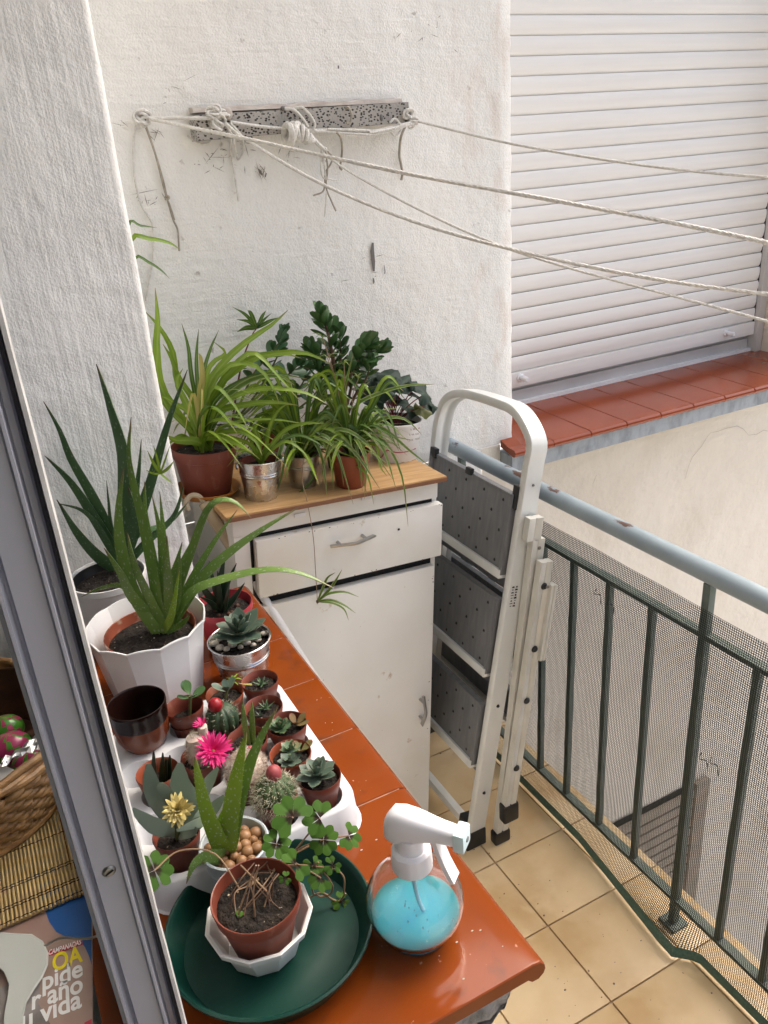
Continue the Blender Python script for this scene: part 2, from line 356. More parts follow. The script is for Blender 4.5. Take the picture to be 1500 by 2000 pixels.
def thing(name, label, cat, loc=(0,0,0), M=None, group=None):
    o = bpy.data.objects.new(name, None); COL.objects.link(o); o.empty_display_size = .03
    Mx = M if M else MX.Translation(V(loc)); o.matrix_basis = Mx; WM[o] = Mx
    o['label'] = label; o['category'] = cat
    if group: o['group'] = group
    return o
def tag(o, label, cat, group=None):
    o['label'] = label; o['category'] = cat
    if group: o['group'] = group
    return o
def frame(o, x, z):
    """matrix at o with local X along x and local Z along z"""
    z = V(z).normalized(); x = V(x); x = (x - z*x.dot(z)).normalized(); y = z.cross(x); M = MX.Identity(4); o = V(o)
    for i in range(3): M[i][0], M[i][1], M[i][2], M[i][3] = x[i], y[i], z[i], o[i]
    return M
def bez(P, n=12):
    """smooth curve through points (Catmull-Rom)"""
    P = [V(p) for p in P]; 
    if len(P) == 2: return [P[0].lerp(P[1], i/n) for i in range(n+1)]
    Q = [P[0]*2-P[1]] + P + [P[-1]*2-P[-2]]; out = []; seg = len(P)-1; m_ = max(2, n//seg)
    for k in range(seg):
        a, b, c, e = Q[k:k+4]
        for i in range(m_):
            t = i/m_; out.append(.5*((2*b)+(c-a)*t+(2*a-5*b+4*c-e)*t*t+(-a+3*b-3*c+e)*t**3))
    return out + [P[-1]]
R = random.Random(7)

# ------------------------------------------------------------------ the setting
S = .82                 # top of both window sills above the balcony floor
YW = 1.72               # face of the end wall
def struct(o): o['kind'] = 'structure'; return o

# balcony floor: 20 cm tiles on a slab
flo = struct(MB().box((.245, -1.6, -.18), (1.12, YW, -.006)).build('balcony_floor', 'floor_grout', smooth=False))
GX, GY, TS = .80, .788, .2
tile_me = {}
for i in range(-3, 2):
    for j in range(-8, 5):
        x0, y0 = max(GX+i*TS, .246), GY+j*TS; x1, y1 = min(GX+(i+1)*TS, 1.12), min(y0+TS, YW)
        if x1-x0 < .02 or y1-y0 < .02: continue
        g = .0018; key = (round(x1-x0, 3), round(y1-y0, 3))
        if key not in tile_me:
            tile_me[key] = MB().bbox((g, g, -.010), (x1-x0-g, y1-y0-g, 0), .0022).mesh('tile', 'floor_tile')
        inst(tile_me[key], 'tile', flo, MX.Translation((x0, y0, R.uniform(-.0006, .0002))) @ MX.Rotation(R.uniform(-.0015, .0015), 4, 'X'))
# crumbs of dirt on the tiles
mb = MB()
for _ in range(170):
    p = V((R.uniform(.4, 1.0), R.uniform(.45, 1.6), .0008)); r = R.choice((R.uniform(.0006, .0015), R.uniform(.0006, .0015), R.uniform(.0012, .0030)))
    mb.ball(p, (r, r*R.uniform(.5, 1), r*.5), nu=6, nv=4)
mb.build('dirt_crumbs', 'dark_paint', flo, kind='stuff')

struct(MB().box((-30, -30, -6.2), (40, 40, -6)).build('courtyard_ground', 'courtyard', smooth=False))

# end wall of the balcony, slightly uneven right-hand corner
def rough_wall(name, x0, x1, z0, z1, y, depth, m, edge, dx=.02):
    mb = MB(); nx, nz = max(2, int((x1-x0)/dx)), int((z1-z0)/.02); vs = []
    for k in range(nz+1):
        z = z0+(z1-z0)*k/nz
        for i in range(nx+1):
            x = x0+(x1-x0)*i/nx
            yy = y + .0025*mnoise.noise(V((x*5, z*5, 1))) + .001*mnoise.noise(V((x*30, z*9, 4)))
            if i == nx and edge: x += .004*mnoise.noise(V((2, z*22, 0))) + .003*mnoise.noise(V((5, z*70, 0))); yy += .006
            if i == nx-1 and edge: x = x1-.006
            vs.append(V((x, yy, z)))
        vs.append(V((x1, y+depth, z)))
    n = nx+2
    mb.add(vs, [(k*n+i, k*n+i+1, (k+1)*n+i+1, (k+1)*n+i) for k in range(nz) for i in range(n-1)])
    return mb
wl = MB(); wl = rough_wall('w', -.35, 1.24, S+.001, 2.95, YW, .22, 'wall_white', True)
low = rough_wall('w', -.35, 1.135, -.2, S-.001, YW, .22, 'wall_white', False); wl.add(low.v, low.f)
ew = wl.build('end_wall', 'wall_white', ang=60)
tag(ew, 'white trowelled wall at the end of the balcony, holding the clothesline bracket', 'wall')
# smear, scratches and scuffs on it (flat marks a hair proud of the plaster)
def mark(px, wpx, y, name, m, par):
    pts = [PY(u, v, y) for u, v in px]; sx = wpx*pts[0].y/1500; mb = MB(); k = len(pts); vs = []
    for i, p in enumerate(pts):
        t = (pts[min(i+1, k-1)]-pts[max(0, i-1)]).normalized(); sd_ = t.cross(V((0, 1, 0))).normalized(); ww = sx*(.25+.75*sin(pi*(i+.4)/(k-.2)))
        vs += [p-sd_*ww/2, p+sd_*ww/2]
    mb.add(vs, [(2*i, 2*i+1, 2*i+3, 2*i+2) for i in range(k-1)]); return mb.build(name, m, par, smooth=False)
for px, wd in (([(728,474),(727,490),(729,512),(730,530)], 9), ([(729,543),(730,550),(730,554)], 4), ([(661,128),(661,134)], 4),
               ([(505,330),(508,336),(512,342)], 4), ([(520,338),(518,346)], 3), ([(750,518),(752,530),(751,535)], 2)):
    mark(px, wd, YW-.0042, 'paint_smear', 'dark_paint', ew)

mb = MB(); rs0 = random.Random(3)
for cx_, cy_, sp_, n_ in ((430, 310, 45, 26), (508, 335, 14, 16), (470, 290, 40, 14), (290, 390, 25, 12), (560, 300, 30, 12), (240, 240, 12, 5), (840, 60, 60, 12), (740, 520, 60, 8), (330, 170, 60, 10), (300, 260, 25, 8)):
    for _ in range(n_):
        u_, v_ = rs0.gauss(cx_, sp_*.5), rs0.gauss(cy_, sp_*.3); a_ = rs0.choice((0, 0, 1.57))+rs0.gauss(0, .5); L_ = rs0.expovariate(1/6); p_ = PY(u_, v_, YW-.0043); d_ = V((cos(a_), 0, sin(a_)))*L_*.0011; s_ = V((-sin(a_), 0, cos(a_)))*rs0.uniform(.0004, .0011)
        mb.add([p_-d_, p_+s_, p_+d_, p_-s_*.6], [(0, 1, 2, 3)])
mb.build('scuff_marks', 'crack', ew, smooth=False, kind='stuff')
# neighbour's wall: beige, below and round the shuttered window
nb = rough_wall('n', 1.136, 4.6, -6, S-.045, YW, .2, 'wall_beige', False, .06)
nb.box((1.136, YW-.001, S-.044), (1.1962, YW+.2, S-.0015)); nb.box((2.46, YW, S-.044), (4.6, YW+.35, 3.2)).box((1.241, YW, 2.42), (2.459, YW+.35, 3.2))
nw = nb.build('neighbour_wall', 'wall_beige', ang=60); tag(nw, 'beige rendered wall below and beside the shuttered window', 'wall')
for px in ([(1388,845),(1382,852),(1370,872),(1352,893),(1345,910),(1338,935)], [(1388,845),(1400,843),(1420,836),(1440,832),(1452,838),(1462,850)], [(1462,850),(1478,848),(1492,840),(1500,842)],
           [(1165,838+90),(1158,945)]):
    mark(px, 1.5, YW-.0045, 'crack', 'hairline', nw)

# facade of the flat: pier beside the window, low wall under the sill, lintel, and the room behind
XJ, YJ = .264, 1.37
poly = [(-.35, YW-.002), (-.35, YJ), (XJ-.012, YJ)] + [(XJ-.012+.012*sin(a), YJ+.012-.012*cos(a)) for a in (.4, .8, 1.2)] + [(XJ, YJ+.012), (XJ, YW-.002)]
pier = MB(); n = len(poly); nz = 130; vs = []
for k in range(nz+1):
    z = -.18+3.1*k/nz
    for (x, y) in poly:
        o = .0018*mnoise.noise(V((x*9, y*9, z*7))) + .0012*mnoise.noise(V((x*30, y*30, z*30))); vs.append(V((x+(o if x > .2 else 0), y+(o if y < 1.4 else 0), z)))
pier.add(vs, [(k*n+i, k*n+i+1, (k+1)*n+i+1, (k+1)*n+i) for k in range(nz) for i in range(n-1)])
pier = pier.build('window_pier', 'wall_jamb', ang=70)
tag(pier, 'white roughly painted wall pier at the left, beside the window', 'wall')
lw = MB().box((-.05, .47, -.18), (.24, YJ, S-.072)); lw = lw.build('parapet_wall', 'wall_jamb', smooth=False)
tag(lw, 'low white wall under the tiled window sill', 'wall')
rm = MB().box((-.16, -1.0, 2.2), (.24, YJ, 2.66)).box((-.16, -3.2, -.18), (.24, -.75, 2.66))
rm = tag(rm.build('facade_wall', 'wall_jamb', smooth=False), 'white facade wall above and beside the balcony door', 'wall')
for nm, a, b, m_ in (('room_floor', (-3.2,-3.2,-.18), (.24,1.3,-.002), 'table_grey'), ('room_ceiling', (-3.2,-3.2,2.67), (.24,1.72,2.8), 'room_plaster'),
                     ('room_wall', (-3.3,-3.2,-.18), (-3.2,1.5,2.67), 'room_plaster'), ('room_wall', (-3.2,-3.3,-.18), (.24,-3.2,2.67), 'room_plaster'),
                     ('room_wall', (-3.2,1.305,-.18), (-.36,1.5,2.67), 'room_plaster')):
    struct(MB().box(a, b).build(nm, m_, smooth=False))
struct(MB().box((.241, -3.2, 2.68), (.72, YW+.2, 2.86)).build('added_shade_slab', 'wall_white', smooth=False))  # added unseen slab overhead, its width chosen so light comes from the right

# ------------------------------------------------------------------ our window sill: glazed nosing tiles on concrete
XE, YE = .357, .443
sill = thing('window_sill', 'glazed orange-red tiled window sill carrying the potted plants', 'window sill', (.2, .9, S))
mb = MB(); vs = []; ys = [YE+.012+.912*i/60 for i in range(61)]
def rag(y, z, a): return a*mnoise.noise(V((y*40, z*60, 3)))
for y in ys:
    e = .012*mnoise.noise(V((y*14, 0, 9))) + .006*mnoise.noise(V((y*50, 1, 9)))
    vs += [V((-.02, y, S-.0185)), V((.326+e*.3, y, S-.0185)), V((.322+e*.8, y, S-.045)), V((.30+e, y, S-.071)), V((-.02, y, S-.071))]
n = 5
mb.add(vs, [(k*n+i, k*n+(i+1) % n, (k+1)*n+(i+1) % n, (k+1)*n+i) for k in range(60) for i in range(n)])
# ragged broken end of the bed
cols = 40; ev = []
for i in range(cols+1):
    x = .0+.325*i/cols; y = YE+.010
    b = S-.062-.016*abs(mnoise.noise(V((x*22, 3, 0))))-.008*mnoise.noise(V((x*80, 1, 0)))
    for k in range(5):
        z = (S-.0187)+(b-(S-.0187))*k/4
        ev.append(V((x-(.012*k/4 if i == cols else 0), y+.007*mnoise.noise(V((x*50, z*90, 2)))+.004*k/4*(1 if k == 4 else 0), z)))
mb.add(ev, [(i*5+k, i*5+k+1, (i+1)*5+k+1, (i+1)*5+k) for i in range(cols) for k in range(4)])
bx = [(x.x, x.z) for x in ev[4::5]]
mb.add([V((x, YE+.014, z)) for x, z in bx]+[V((x, YE+.08, z-.004)) for x, z in bx], [(i, i+1, cols+2+i, cols+1+i) for i in range(cols)])
mb.build('concrete_bed', 'concrete', sill, ang=50)
def nosing(w):   # tile cross-section in x (0 = front edge) and z, length w in y
    prof = [(-.279, 0), (-.03, 0), (-.016, .0004), (-.006, -.0015), (-.001, -.007), (0, -.013), (-.002, -.020), (-.008, -.0245), (-.016, -.024), (-.021, -.0185), (-.279, -.0185)]
    mb = MB(); k = len(prof); vs = []
    for y, dz in ((.0006, -.0014), (.0018, -.0002), (.004, 0), (w-.004, 0), (w-.0018, -.0002), (w-.0006, -.0014)):
        vs += [V((a, y, b + (dz if b > -.016 else 0))) for a, b in prof]
    fs = [(i*k+j, i*k+(j+1) % k, (i+1)*k+(j+1) % k, (i+1)*k+j) for i in range(5) for j in range(k)] + [tuple(range(k)), tuple(5*k+j for j in range(k))[::-1]]
    mb.add(vs, fs); return mb
cuts = [YE, .729, .869, 1.009, 1.149, 1.289, 1.366]
for a, b in zip(cuts, cuts[1:]):
    o = inst(nosing(b-a).mesh('tile', 'sill_tile', ang=24), 'tile', sill, MX.Translation((XE, a, S)))
for a, b in zip(cuts, cuts[1:]):
    inst(MB().bbox((-.05, a+.0012, S-.0185), (.0675, b-.0012, S), .0015).mesh('tile', 'sill_tile', MX.Identity(4)), 'tile', sill, MX.Identity(4))
mb = MB()
for y in cuts[1:-1]: mb.box((-.05, y-.0010, S-.018), (XE-.012, y+.0010, S-.0011))
mb.box((.0672, YE, S-.018), (.079, 1.366, S-.0012)); mb.build('grout', 'sill_grout', sill, smooth=False)

# ------------------------------------------------------------------ neighbour's sill and roller shutter
NF, NBK = 1.648, 2.02
ns = thing('neighbour_sill', 'long red-brown tiled sill below the white roller shutter', 'window sill', (1.8, NF, S))
tw = .129; prev = None
for k in range(10):
    x0 = 1.195+k*tw; x1 = min(x0+tw, 2.459)
    if x1-x0 < .02: continue
    L_ = 1
    prof = [(NBK-NF, .012), (.03, 0), (.016, .0002), (.006, -.0015), (.001, -.007), (0, -.012), (.002, -.018), (.008, -.0215), (.016, -.020), (NBK-NF, -.008)]
    mb = MB(); kk = len(prof); vs = []
    for x, dz in ((x0+.0008, -.0016), (x0+.003, 0), (x1-.003, 0), (x1-.0008, -.0016)):
        vs += [V((x, NF+a, S+b+(dz if b > -.015 else 0))) for a, b in prof]
    mb.add(vs, [(i*kk+j, i*kk+(j+1) % kk, (i+1)*kk+(j+1) % kk, (i+1)*kk+j) for i in range(3) for j in range(kk)] + [tuple(range(kk)), tuple(3*kk+j for j in range(kk))])
    if x0 < 1.24:   # the tile that runs past the wall corner is notched so that it meets the wall
        mb = MB(); vs = []; pr = [(p if p[0] < .2 else (YW-.004-NF, p[1])) for p in prof]
        vs = [V((x, NF+a, S+b)) for x in (x0+.0008, 1.2395) for a, b in pr]
        mb.add(vs, [(j, (j+1) % kk, kk+(j+1) % kk, kk+j) for j in range(kk)] + [tuple(range(kk)), tuple(kk+j for j in range(kk))])
        vs = [V((x, NF+a, S+b)) for x in (1.2405, x1-.0008) for a, b in prof]
        mb.add(vs, [(j, (j+1) % kk, kk+(j+1) % kk, kk+j) for j in range(kk)] + [tuple(range(kk)), tuple(kk+j for j in range(kk))])
    mb.build('tile', 'sill_tile_far', ns, ang=16)
mb = MB(); mb.box((1.1965, NF+.016, S-.0215-.045), (2.9, YW+.01, S-.0215)); mb.build('painted_edge', 'sill_paint', ns, smooth=False)
MB().box((1.241, NF+.03, S-.0205), (2.455, NBK-.005, S-.0075)).build('grout', 'sill_grout', ns, smooth=False)

YS = 1.95
rs = thing('roller_shutter', 'closed white roller shutter over the neighbouring window', 'shutter', (1.85, YS, S+.07))
z_top = PY(1007, 29, YS).z; z_b = PY(1003, 541, YS).z; pitch = (z_top-z_b)/14; z_bar = PY(1003, 728, YS).z
XS0, XS1 = 1.247, 2.425
prof = [(.004, 0), (.001, .002), (-.0025, .010), (-.0045, .022), (-.0048, .030), (-.0042, .040), (-.002, .046), (.001, pitch-.0022), (.006, pitch-.0022), (.008, .02), (.008, 0)]
mb = MB(); kk = len(prof)
mb.add([V((x, a, b)) for x in (XS0, XS1) for a, b in prof], [(j, (j+1) % kk, kk+(j+1) % kk, kk+j) for j in range(kk)] + [tuple(range(kk)), tuple(kk+j for j in range(kk))])
slat = mb.mesh('slat', 'shutter_pvc', ang=35)
z = z_bar+.001
while z < 2.44: inst(slat, 'slat', rs, MX.Translation((R.uniform(-.002, .002), YS, z))); z += pitch
MB().box((XS0, YS+.009, z_bar), (XS1, YS+.011, 2.42)).build('slot_backing', 'gasket', rs, smooth=False)
zb0 = PY(1003, 756, YS).z
MB().bbox((XS0, YS-.009, zb0), (XS1, YS+.008, z_bar), .002).build('bottom_bar', 'shutter_pvc', rs)
for u, v in ((1016, 737), (1418, 650)):
    p = PY(u, v, YS-.009); MB().lathe([(0, 0), (.013, 0), (.013, .004), (.008, .006), (.0075, .036), (.006, .039), (0, .039)], 16, frame(p, (1,0,0), (0,-1,0))).build('stop_peg', 'white_plastic', rs)
MB().bbox((2.427, YS-.02, S+.005), (2.458, YS+.03, 2.42), .003).build('guide_rail', 'alu_grey', rs)
MB().box((2.4245, YS-.004, zb0), (2.4268, YS+.02, 2.42)).build('gasket', 'gasket', rs, smooth=False)
wf = thing('window_frame', 'grey aluminium window frame bottom below the roller shutter', 'window', (1.85, YS+.03, S))
MB().bbox((1.245, YS+.012, S+.0105), (2.425, YS+.06, S+.052), .004).build('lower_rail', 'alu_grey', wf)
MB().bbox((1.245, YS+.022, S+.0525), (2.425, YS+.06, S+.16), .003).build('upper_rail', 'alu_grey', wf)
MB().box((1.245, YS-.004, S+.0085), (2.425, YS+.0115, S+.020)).build('drip_edge', 'white_matte', wf, smooth=False)

# shutter of the window one floor below, seen through the mesh
lo = thing('lower_shutter', 'brown slatted shutter of the window one floor below, seen through the mesh', 'shutter', (1.7, YW, -1.4))
for k in range(18):
    z = -.83-k*.05
    MB().bbox((1.25, YW-.018, z-.04), (2.10, YW-.003, z), .004).build('slat', 'lower_slat', lo)
MB().bbox((2.10, YW-.026, -1.75), (2.17, YW-.003, -.80), .003).build('frame', 'lower_slat', lo)
MB().box((1.25, YW-.0058, -1.75), (2.10, YW-.003, -.80)).build('backing', 'black_gap', lo, smooth=False)

# ------------------------------------------------------------------ railing
XR = 1.036
rl = thing('balcony_railing', 'green barred balcony railing with a chipped grey-blue top tube', 'railing', (XR, .86, 0))
zr = .857
MB().tube([(XR, y, zr+.003*sin(y*3)) for y in [-1.0+.136*i for i in range(21)]], .0185, 20).build('top_rail', 'rail_paint', rl)
ZU, ZL = .735, .072
def bar(x, y, z0, z1, a=.011, b=.0045): return MB().bbox((x-b, y-a/2, z0), (x+b, y+a/2, z1), .0015)
MB().bbox((XR-.010, -1.0, ZU-.005), (XR+.010, YW-.01, ZU+.005), .0015).build('upper_bar', 'green_metal', rl)
MB().bbox((XR-.010, -1.0, ZL-.005), (XR+.010, YW-.01, ZL+.005), .0015).build('lower_bar', 'green_metal', rl)
ypost = PX(1387, 1140, XR).y
by = [PX(u, v, XR).y for u, v in ((1120, 1090), (1195, 1130), (1277, 1172), (1482, 1278))]
stp = .105
bal = MB().bbox((-.0065, -.0065, ZL+.0052), (.0065, .0065, ZU-.0052), .0015).mesh('baluster', 'green_metal')
ylist = [by[3]-stp*1.0-i*stp for i in range(8)] + by[:3] + [by[3]] + [by[0]+stp*(i+1) for i in range(4)]
for y in ylist:
    if abs(y-ypost) > .03 and y < YW-.02:
        inst(bal, 'baluster', rl, MX.Translation((XR, y, 0)) @ MX.Rotation(R.uniform(-.006, .006), 4, 'X'))
for y in (ypost, ypost-.75, YW-.06):
    MB().bbox((XR-.008, y-.008, 0.0), (XR+.008, y+.008, zr-.017), .0015).build('post', 'green_metal', rl)
    MB().bbox((XR-.022, y-.022, 0.0002), (XR+.022, y+.022, .006), .0015).build('foot_plate', 'green_metal', rl)

# plastic mesh tied inside the bars: woven strands over a billowing surface
mesh_t = thing('privacy_mesh', 'dark green plastic netting tied along the inside of the railing', 'netting', (1.0, .9, 0))
bl = [(1003, 1468), (1040, 1522), (1100, 1603), (1160, 1680), (1225, 1762), (1285, 1838), (1312, 1868), (1345, 1874), (1395, 1884), (1440, 1915), (1500, 1972)]
blp = [PZ(u, v, .004) for u, v in bl]; blp = [V((1.0, 1.70, .004))]*0 + blp
def bott(y):
    P = blp
    if y >= P[0].y: 
        t = min(1, (y-P[0].y)/(1.69-P[0].y)); return P[0].x + (.985-P[0].x)*t
    for a, b in zip(P, P[1:]):
        if b.y <= y <= a.y: t = (y-a.y)/(b.y-a.y+1e-9); return a.x+(b.x-a.x)*t
    return P[-1].x+.01
ZT = .80
def msurf(y, t):   # t 0 top .. 1 bottom
    xb = min(bott(y), 1.008); x_up = XR-.014-.006*(1+mnoise.noise(V((y*7, t*3, 0)))) - .010*max(0, sin(pi*t))*(1+mnoise.noise(V((y*3.3, 1, t))))
    z = ZT-t*(ZT-.004)
    k = max(0, (t-.84)/.16); k = k*k*(3-2*k)
    ztop = .003*mnoise.noise(V((y*4, 7, 0)))*(1-t)
    return V((x_up*(1-k)+xb*k, y, z+ztop))
PITCH_ = .0043; WD = .00150
y0, y1 = -.35, 1.70
mbm = MB(); nt_ = 44
ny = int((y1-y0)/PITCH_)
for i in range(ny):
    y = y0+i*PITCH_; vs = []
    for k in range(nt_+1):
        yy = y+.0012*mnoise.noise(V((y*20, k*.3, 5))); vs += [msurf(yy-WD/2, k/nt_), msurf(yy+WD/2, k/nt_)]
    mbm.add(vs, [(2*k, 2*k+1, 2*k+3, 2*k+2) for k in range(nt_)])
nz_ = int(.80/PITCH_); ns_ = 150
for k in range(nz_):
    t = k/nz_; dt = WD/.80/2; vs = []
    for i in range(ns_+1):
        y = y0+(y1-y0)*i/ns_; o = V((-.0004, 0, 0)); vs += [msurf(y, max(0, t-dt))+o, msurf(y, min(1, t+dt))+o]
    mbm.add(vs, [(2*i, 2*i+1, 2*i+3, 2*i+2) for i in range(ns_)])
mbm.build('woven_strands', 'mesh_plastic', mesh_t, smooth=False, kind='stuff')
for nm, ta, tb in (('bottom_hem', .966, 1.0),):
    mb = MB(); vs = []
    for i in range(ns_+1):
        y = y0+(y1-y0)*i/ns_
        for q in range(4): vs.append(msurf(y, ta+(tb-ta)*q/3)+V((-.0012, 0, 0)))
    mb.add(vs, [(4*i+q, 4*i+q+1, 4*i+q+5, 4*i+q+4) for i in range(ns_) for q in range(3)]); mb.build(nm, 'hem_green' if ta else 'mesh_plastic', mesh_t)
for u, v in ((1165, 1150), (1190, 1170), (1370, 1470), (1390, 1478)):
    p = PX(u, v, XR-.02); MB().tube(bez([p, p+V((-.01, -.006, -.006)), p+V((-.006, -.018, -.004)), p+V((-.014, -.03, -.016))], 9), .0008, 5).build('wire_tie', 'mesh_plastic', mesh_t)

# ------------------------------------------------------------------ window mullion at the left and what lies indoors
YM = .50
mu = thing('window_mullion', 'grey aluminium window frame upright close to the camera at left', 'window frame', (0, YM, S))
def ux(u, y=YM, v=1500): return PY(u, v, y).x
def extr(pts, z0, z1, name, m, par):
    mb = MB(); n = len(pts); zs = [z0+(z1-z0)*i/6 for i in range(7)]
    vs = [V((x, y, z)) for z in zs for x, y in pts]
    mb.add(vs, [(i*n+j, i*n+(j+1) % n, (i+1)*n+(j+1) % n, (i+1)*n+j) for i in range(6) for j in range(n)] + [tuple(range(n)), tuple(6*n+j for j in range(n))])
    return mb.build(name, m, par, ang=25)
yb = YM+.05
P = [(ux(97), yb), (ux(97), YM+.002), (ux(99), YM-.003), (ux(106), YM-.003), (ux(109), YM+.001), (ux(114), YM+.005), (ux(119), YM+.004), (ux(123), YM+.001),
     (ux(181), YM+.001), (ux(185), YM-.003), (ux(191), YM-.003), (ux(194), YM+.004), (ux(194), yb)]
extr(P, S, 2.2, 'stile', 'frame_white', mu)
extr([(ux(86), yb), (ux(86), YM+.014), (ux(96.5), YM+.014), (ux(96.5), yb)], S, 2.2, 'sash_edge', 'frame_white', mu)
extr([(ux(194.5), yb), (ux(194.5), YM+.012), (ux(200), YM+.016), (ux(212), YM+.016), (ux(216), YM+.012), (ux(216), yb)], S, 2.2, 'groove', 'frame_white', mu)
extr([(ux(216.5), yb), (ux(216.5), YM+.006), (ux(223), YM+.004), (ux(223), yb)], S, 2.2, 'gasket', 'gasket', mu)
mb = MB(); vs = []; nz = 160
for k in range(nz+1):
    z = S+1.4*k/nz; e = .0004*mnoise.noise(V((1, 2, z*20)))
    for x, y in ((ux(223.3), yb), (ux(223.3), YM+.008), (ux(226), YM+.003), (ux(234)+e*.5, YM+.003), (ux(238)+e, YM+.006), (ux(239)+e, yb)):
        vs.append(V((x, y+.0006*mnoise.noise(V((x*200, 1, z*60))), z)))
mb.add(vs, [(k*6+j, k*6+j+1, (k+1)*6+j+1, (k+1)*6+j) for k in range(nz) for j in range(5)]); mb.build('plaster_edge', 'plaster_edge', mu, ang=60)
p = PY(213, 1702, YM+.0008)
sc_ = MB().lathe([(0, -.0012), (.0035, -.0014), (.0048, -.0004), (.0052, .0)], 20, frame(p, (1,0,0), (0,1,0))).build('screw', 'rivet', mu)
MB().box((-.0033, -.0003, -.0022), (.0033, .0005, -.0012), frame(p, (1,.5,.4), (0,1,0))).build('screw_slot', 'gasket', sc_, smooth=False)
# sash glass running back along the sill to the pier
gl = thing('glazed_window', 'closed glazed window behind the grey upright, seen edge-on', 'window', (-.03, .9, S))
MB().bbox((-.028, yb+.002, S+.0005), (-.004, YJ-.002, S+.05), .002).build('bottom_rail', 'frame_white', gl)
MB().box((-.019, yb+.002, S+.0505), (-.014, YJ-.002, 2.19)).build('pane', 'clear_plastic', gl, smooth=False)

TZ = .815
tb = thing('side_table', 'grey tabletop indoors, left of the window frame', 'table', (-.4, .9, 0))
MB().bbox((-.75, .47, TZ-.025), (-.056, 1.28, TZ), .004).build('tabletop', 'table_grey', tb)
for x in (-.72, -.1):
    for y in (.51, 1.24): MB().bbox((x-.02, y-.02, 0), (x+.02, y+.02, TZ-.0252), .003).build('leg', 'table_grey', tb)

# magazine with its headline
mg = thing('magazine', 'glossy magazine with white headline lettering and blue cover on the table', 'magazine', (-.12, .7, TZ))
zc = TZ+.006
def q(u, v): return PZ(u, v, zc)
c0, c1 = q(181, 1752), q(181, 2010); ed = (c1-c0).normalized(); le = V((ed.y, -ed.x, 0)).normalized()
if le.x > 0: le = -le
A = c0-ed*.05; cor = [A, A+le*.205, A+le*.205+ed*.275, A+ed*.275]
MB().add([V((c.x, c.y, TZ+.0002)) for c in cor]+[V((c.x, c.y, zc)) for c in cor], [(3,2,1,0),(4,5,6,7),(0,1,5,4),(1,2,6,5),(2,3,7,6),(3,0,4,7)]).build('pages', 'mag_skin', mg, smooth=False)
def sheet(pxs, dz, name, m):
    mb = MB(); ps = [PZ(u, v, zc+dz) for u, v in pxs]; mb.add(ps, [tuple(range(len(ps)))]); return mb.build(name, m, mg, smooth=False)
sheet([(178.5, 1752), (60, 1700), (96, 1800), (110, 1820), (130, 1830), (155, 1836), (166, 1850), (175, 1870), (179, 1885)], .0004, 'blue_print', 'mag_blue')
sheet([(0, 2020), (0, 1930), (85, 1880), (80, 1905), (75, 1960), (110, 2020)], .0003, 'grey_print', 'mag_grey')
sheet([(91, 1858), (160, 1836), (162, 1845), (94, 1868)], .0005, 'red_strip', 'mag_red')
sheet([(165, 1997), (179, 1990), (180, 2015), (165, 2015)], .0005, 'red_corner', 'mag_red')
dg_src = []
def text_px(s, a, b, h, m, name, dz=.0008, shear=0):
    pa, pb = PZ(*a, zc+dz), PZ(*b, zc+dz); cu = bpy.data.curves.new(name, 'FONT'); cu.body = s; cu.size = 1; cu.offset = .024; cu.shear = shear; cu.fill_mode = 'FRONT'
    to = bpy.data.objects.new(name, cu); COL.objects.link(to)
    dg = bpy.context.evaluated_depsgraph_get(); me = bpy.data.meshes.new_from_object(to.evaluated_get(dg)); bpy.data.objects.remove(to)
    xs = [v_.co.x for v_ in me.vertices]; w_ = max(xs)-min(xs); sx = (pb-pa).length/w_; M = frame(pa, pb-pa, (0,0,1)) @ MX.Diagonal((sx, h, 1, 1)) @ MX.Translation((-min(xs), 0, 0))
    me.transform(WM[mg].inverted() @ M); me.materials.clear(); me.materials.append(MATS[m])
    o = bpy.data.objects.new(name, me); COL.objects.link(o); o.parent = mg; WM[o] = WM[mg]
text_px('CAMPANADAS', (95, 1865), (159, 1843.5), .0085, 'mag_white', 'strip_lettering', shear=.2)
text_px('OA', (103, 1898), (162, 1876), .030, 'mag_yellow', 'title_lettering')
text_px('pide', (83, 1934), (162, 1905), .030, 'mag_white', 'headline_lettering')
text_px('r año', (62, 1972), (162, 1936), .030, 'mag_white', 'headline_lettering')
text_px('u vida', (42, 2012), (160, 1966), .030, 'mag_white', 'headline_lettering')

# white clothes hanger with wire hook lying on the magazine
hz = zc+.003
hg = thing('clothes_hanger', 'white plastic hanger with a wire hook lying on the magazine', 'clothes hanger', PZ(40, 1880, zc))
ol = [(-60, 1815), (20, 1822), (62, 1824), (84, 1838), (95, 1862), (94, 1884), (84, 1908), (66, 1934), (52, 1958), (46, 1985), (44, 2030), (6, 2030), (8, 1985), (16, 1945), (18, 1925), (8, 1900), (-14, 1878), (-60, 1862)]
mb = MB(); n = len(ol); lo_ = [PZ(u, v, hz-.0025) for u, v in ol]; hi_ = [PZ(u, v, hz+.004) for u, v in ol]; cc = sum(hi_, V())/n
hi2 = [p_.lerp(cc, .05)+V((0,0,.0015)) for p_ in hi_]
mb.add(lo_+hi_+hi2, [tuple(range(n))[::-1], tuple(range(2*n, 3*n))]+[(i, (i+1) % n, n+(i+1) % n, n+i) for i in range(n)]+[(n+i, n+(i+1) % n, 2*n+(i+1) % n, 2*n+i) for i in range(n)])
mb.build('body', 'hanger_plastic', hg, ang=30)
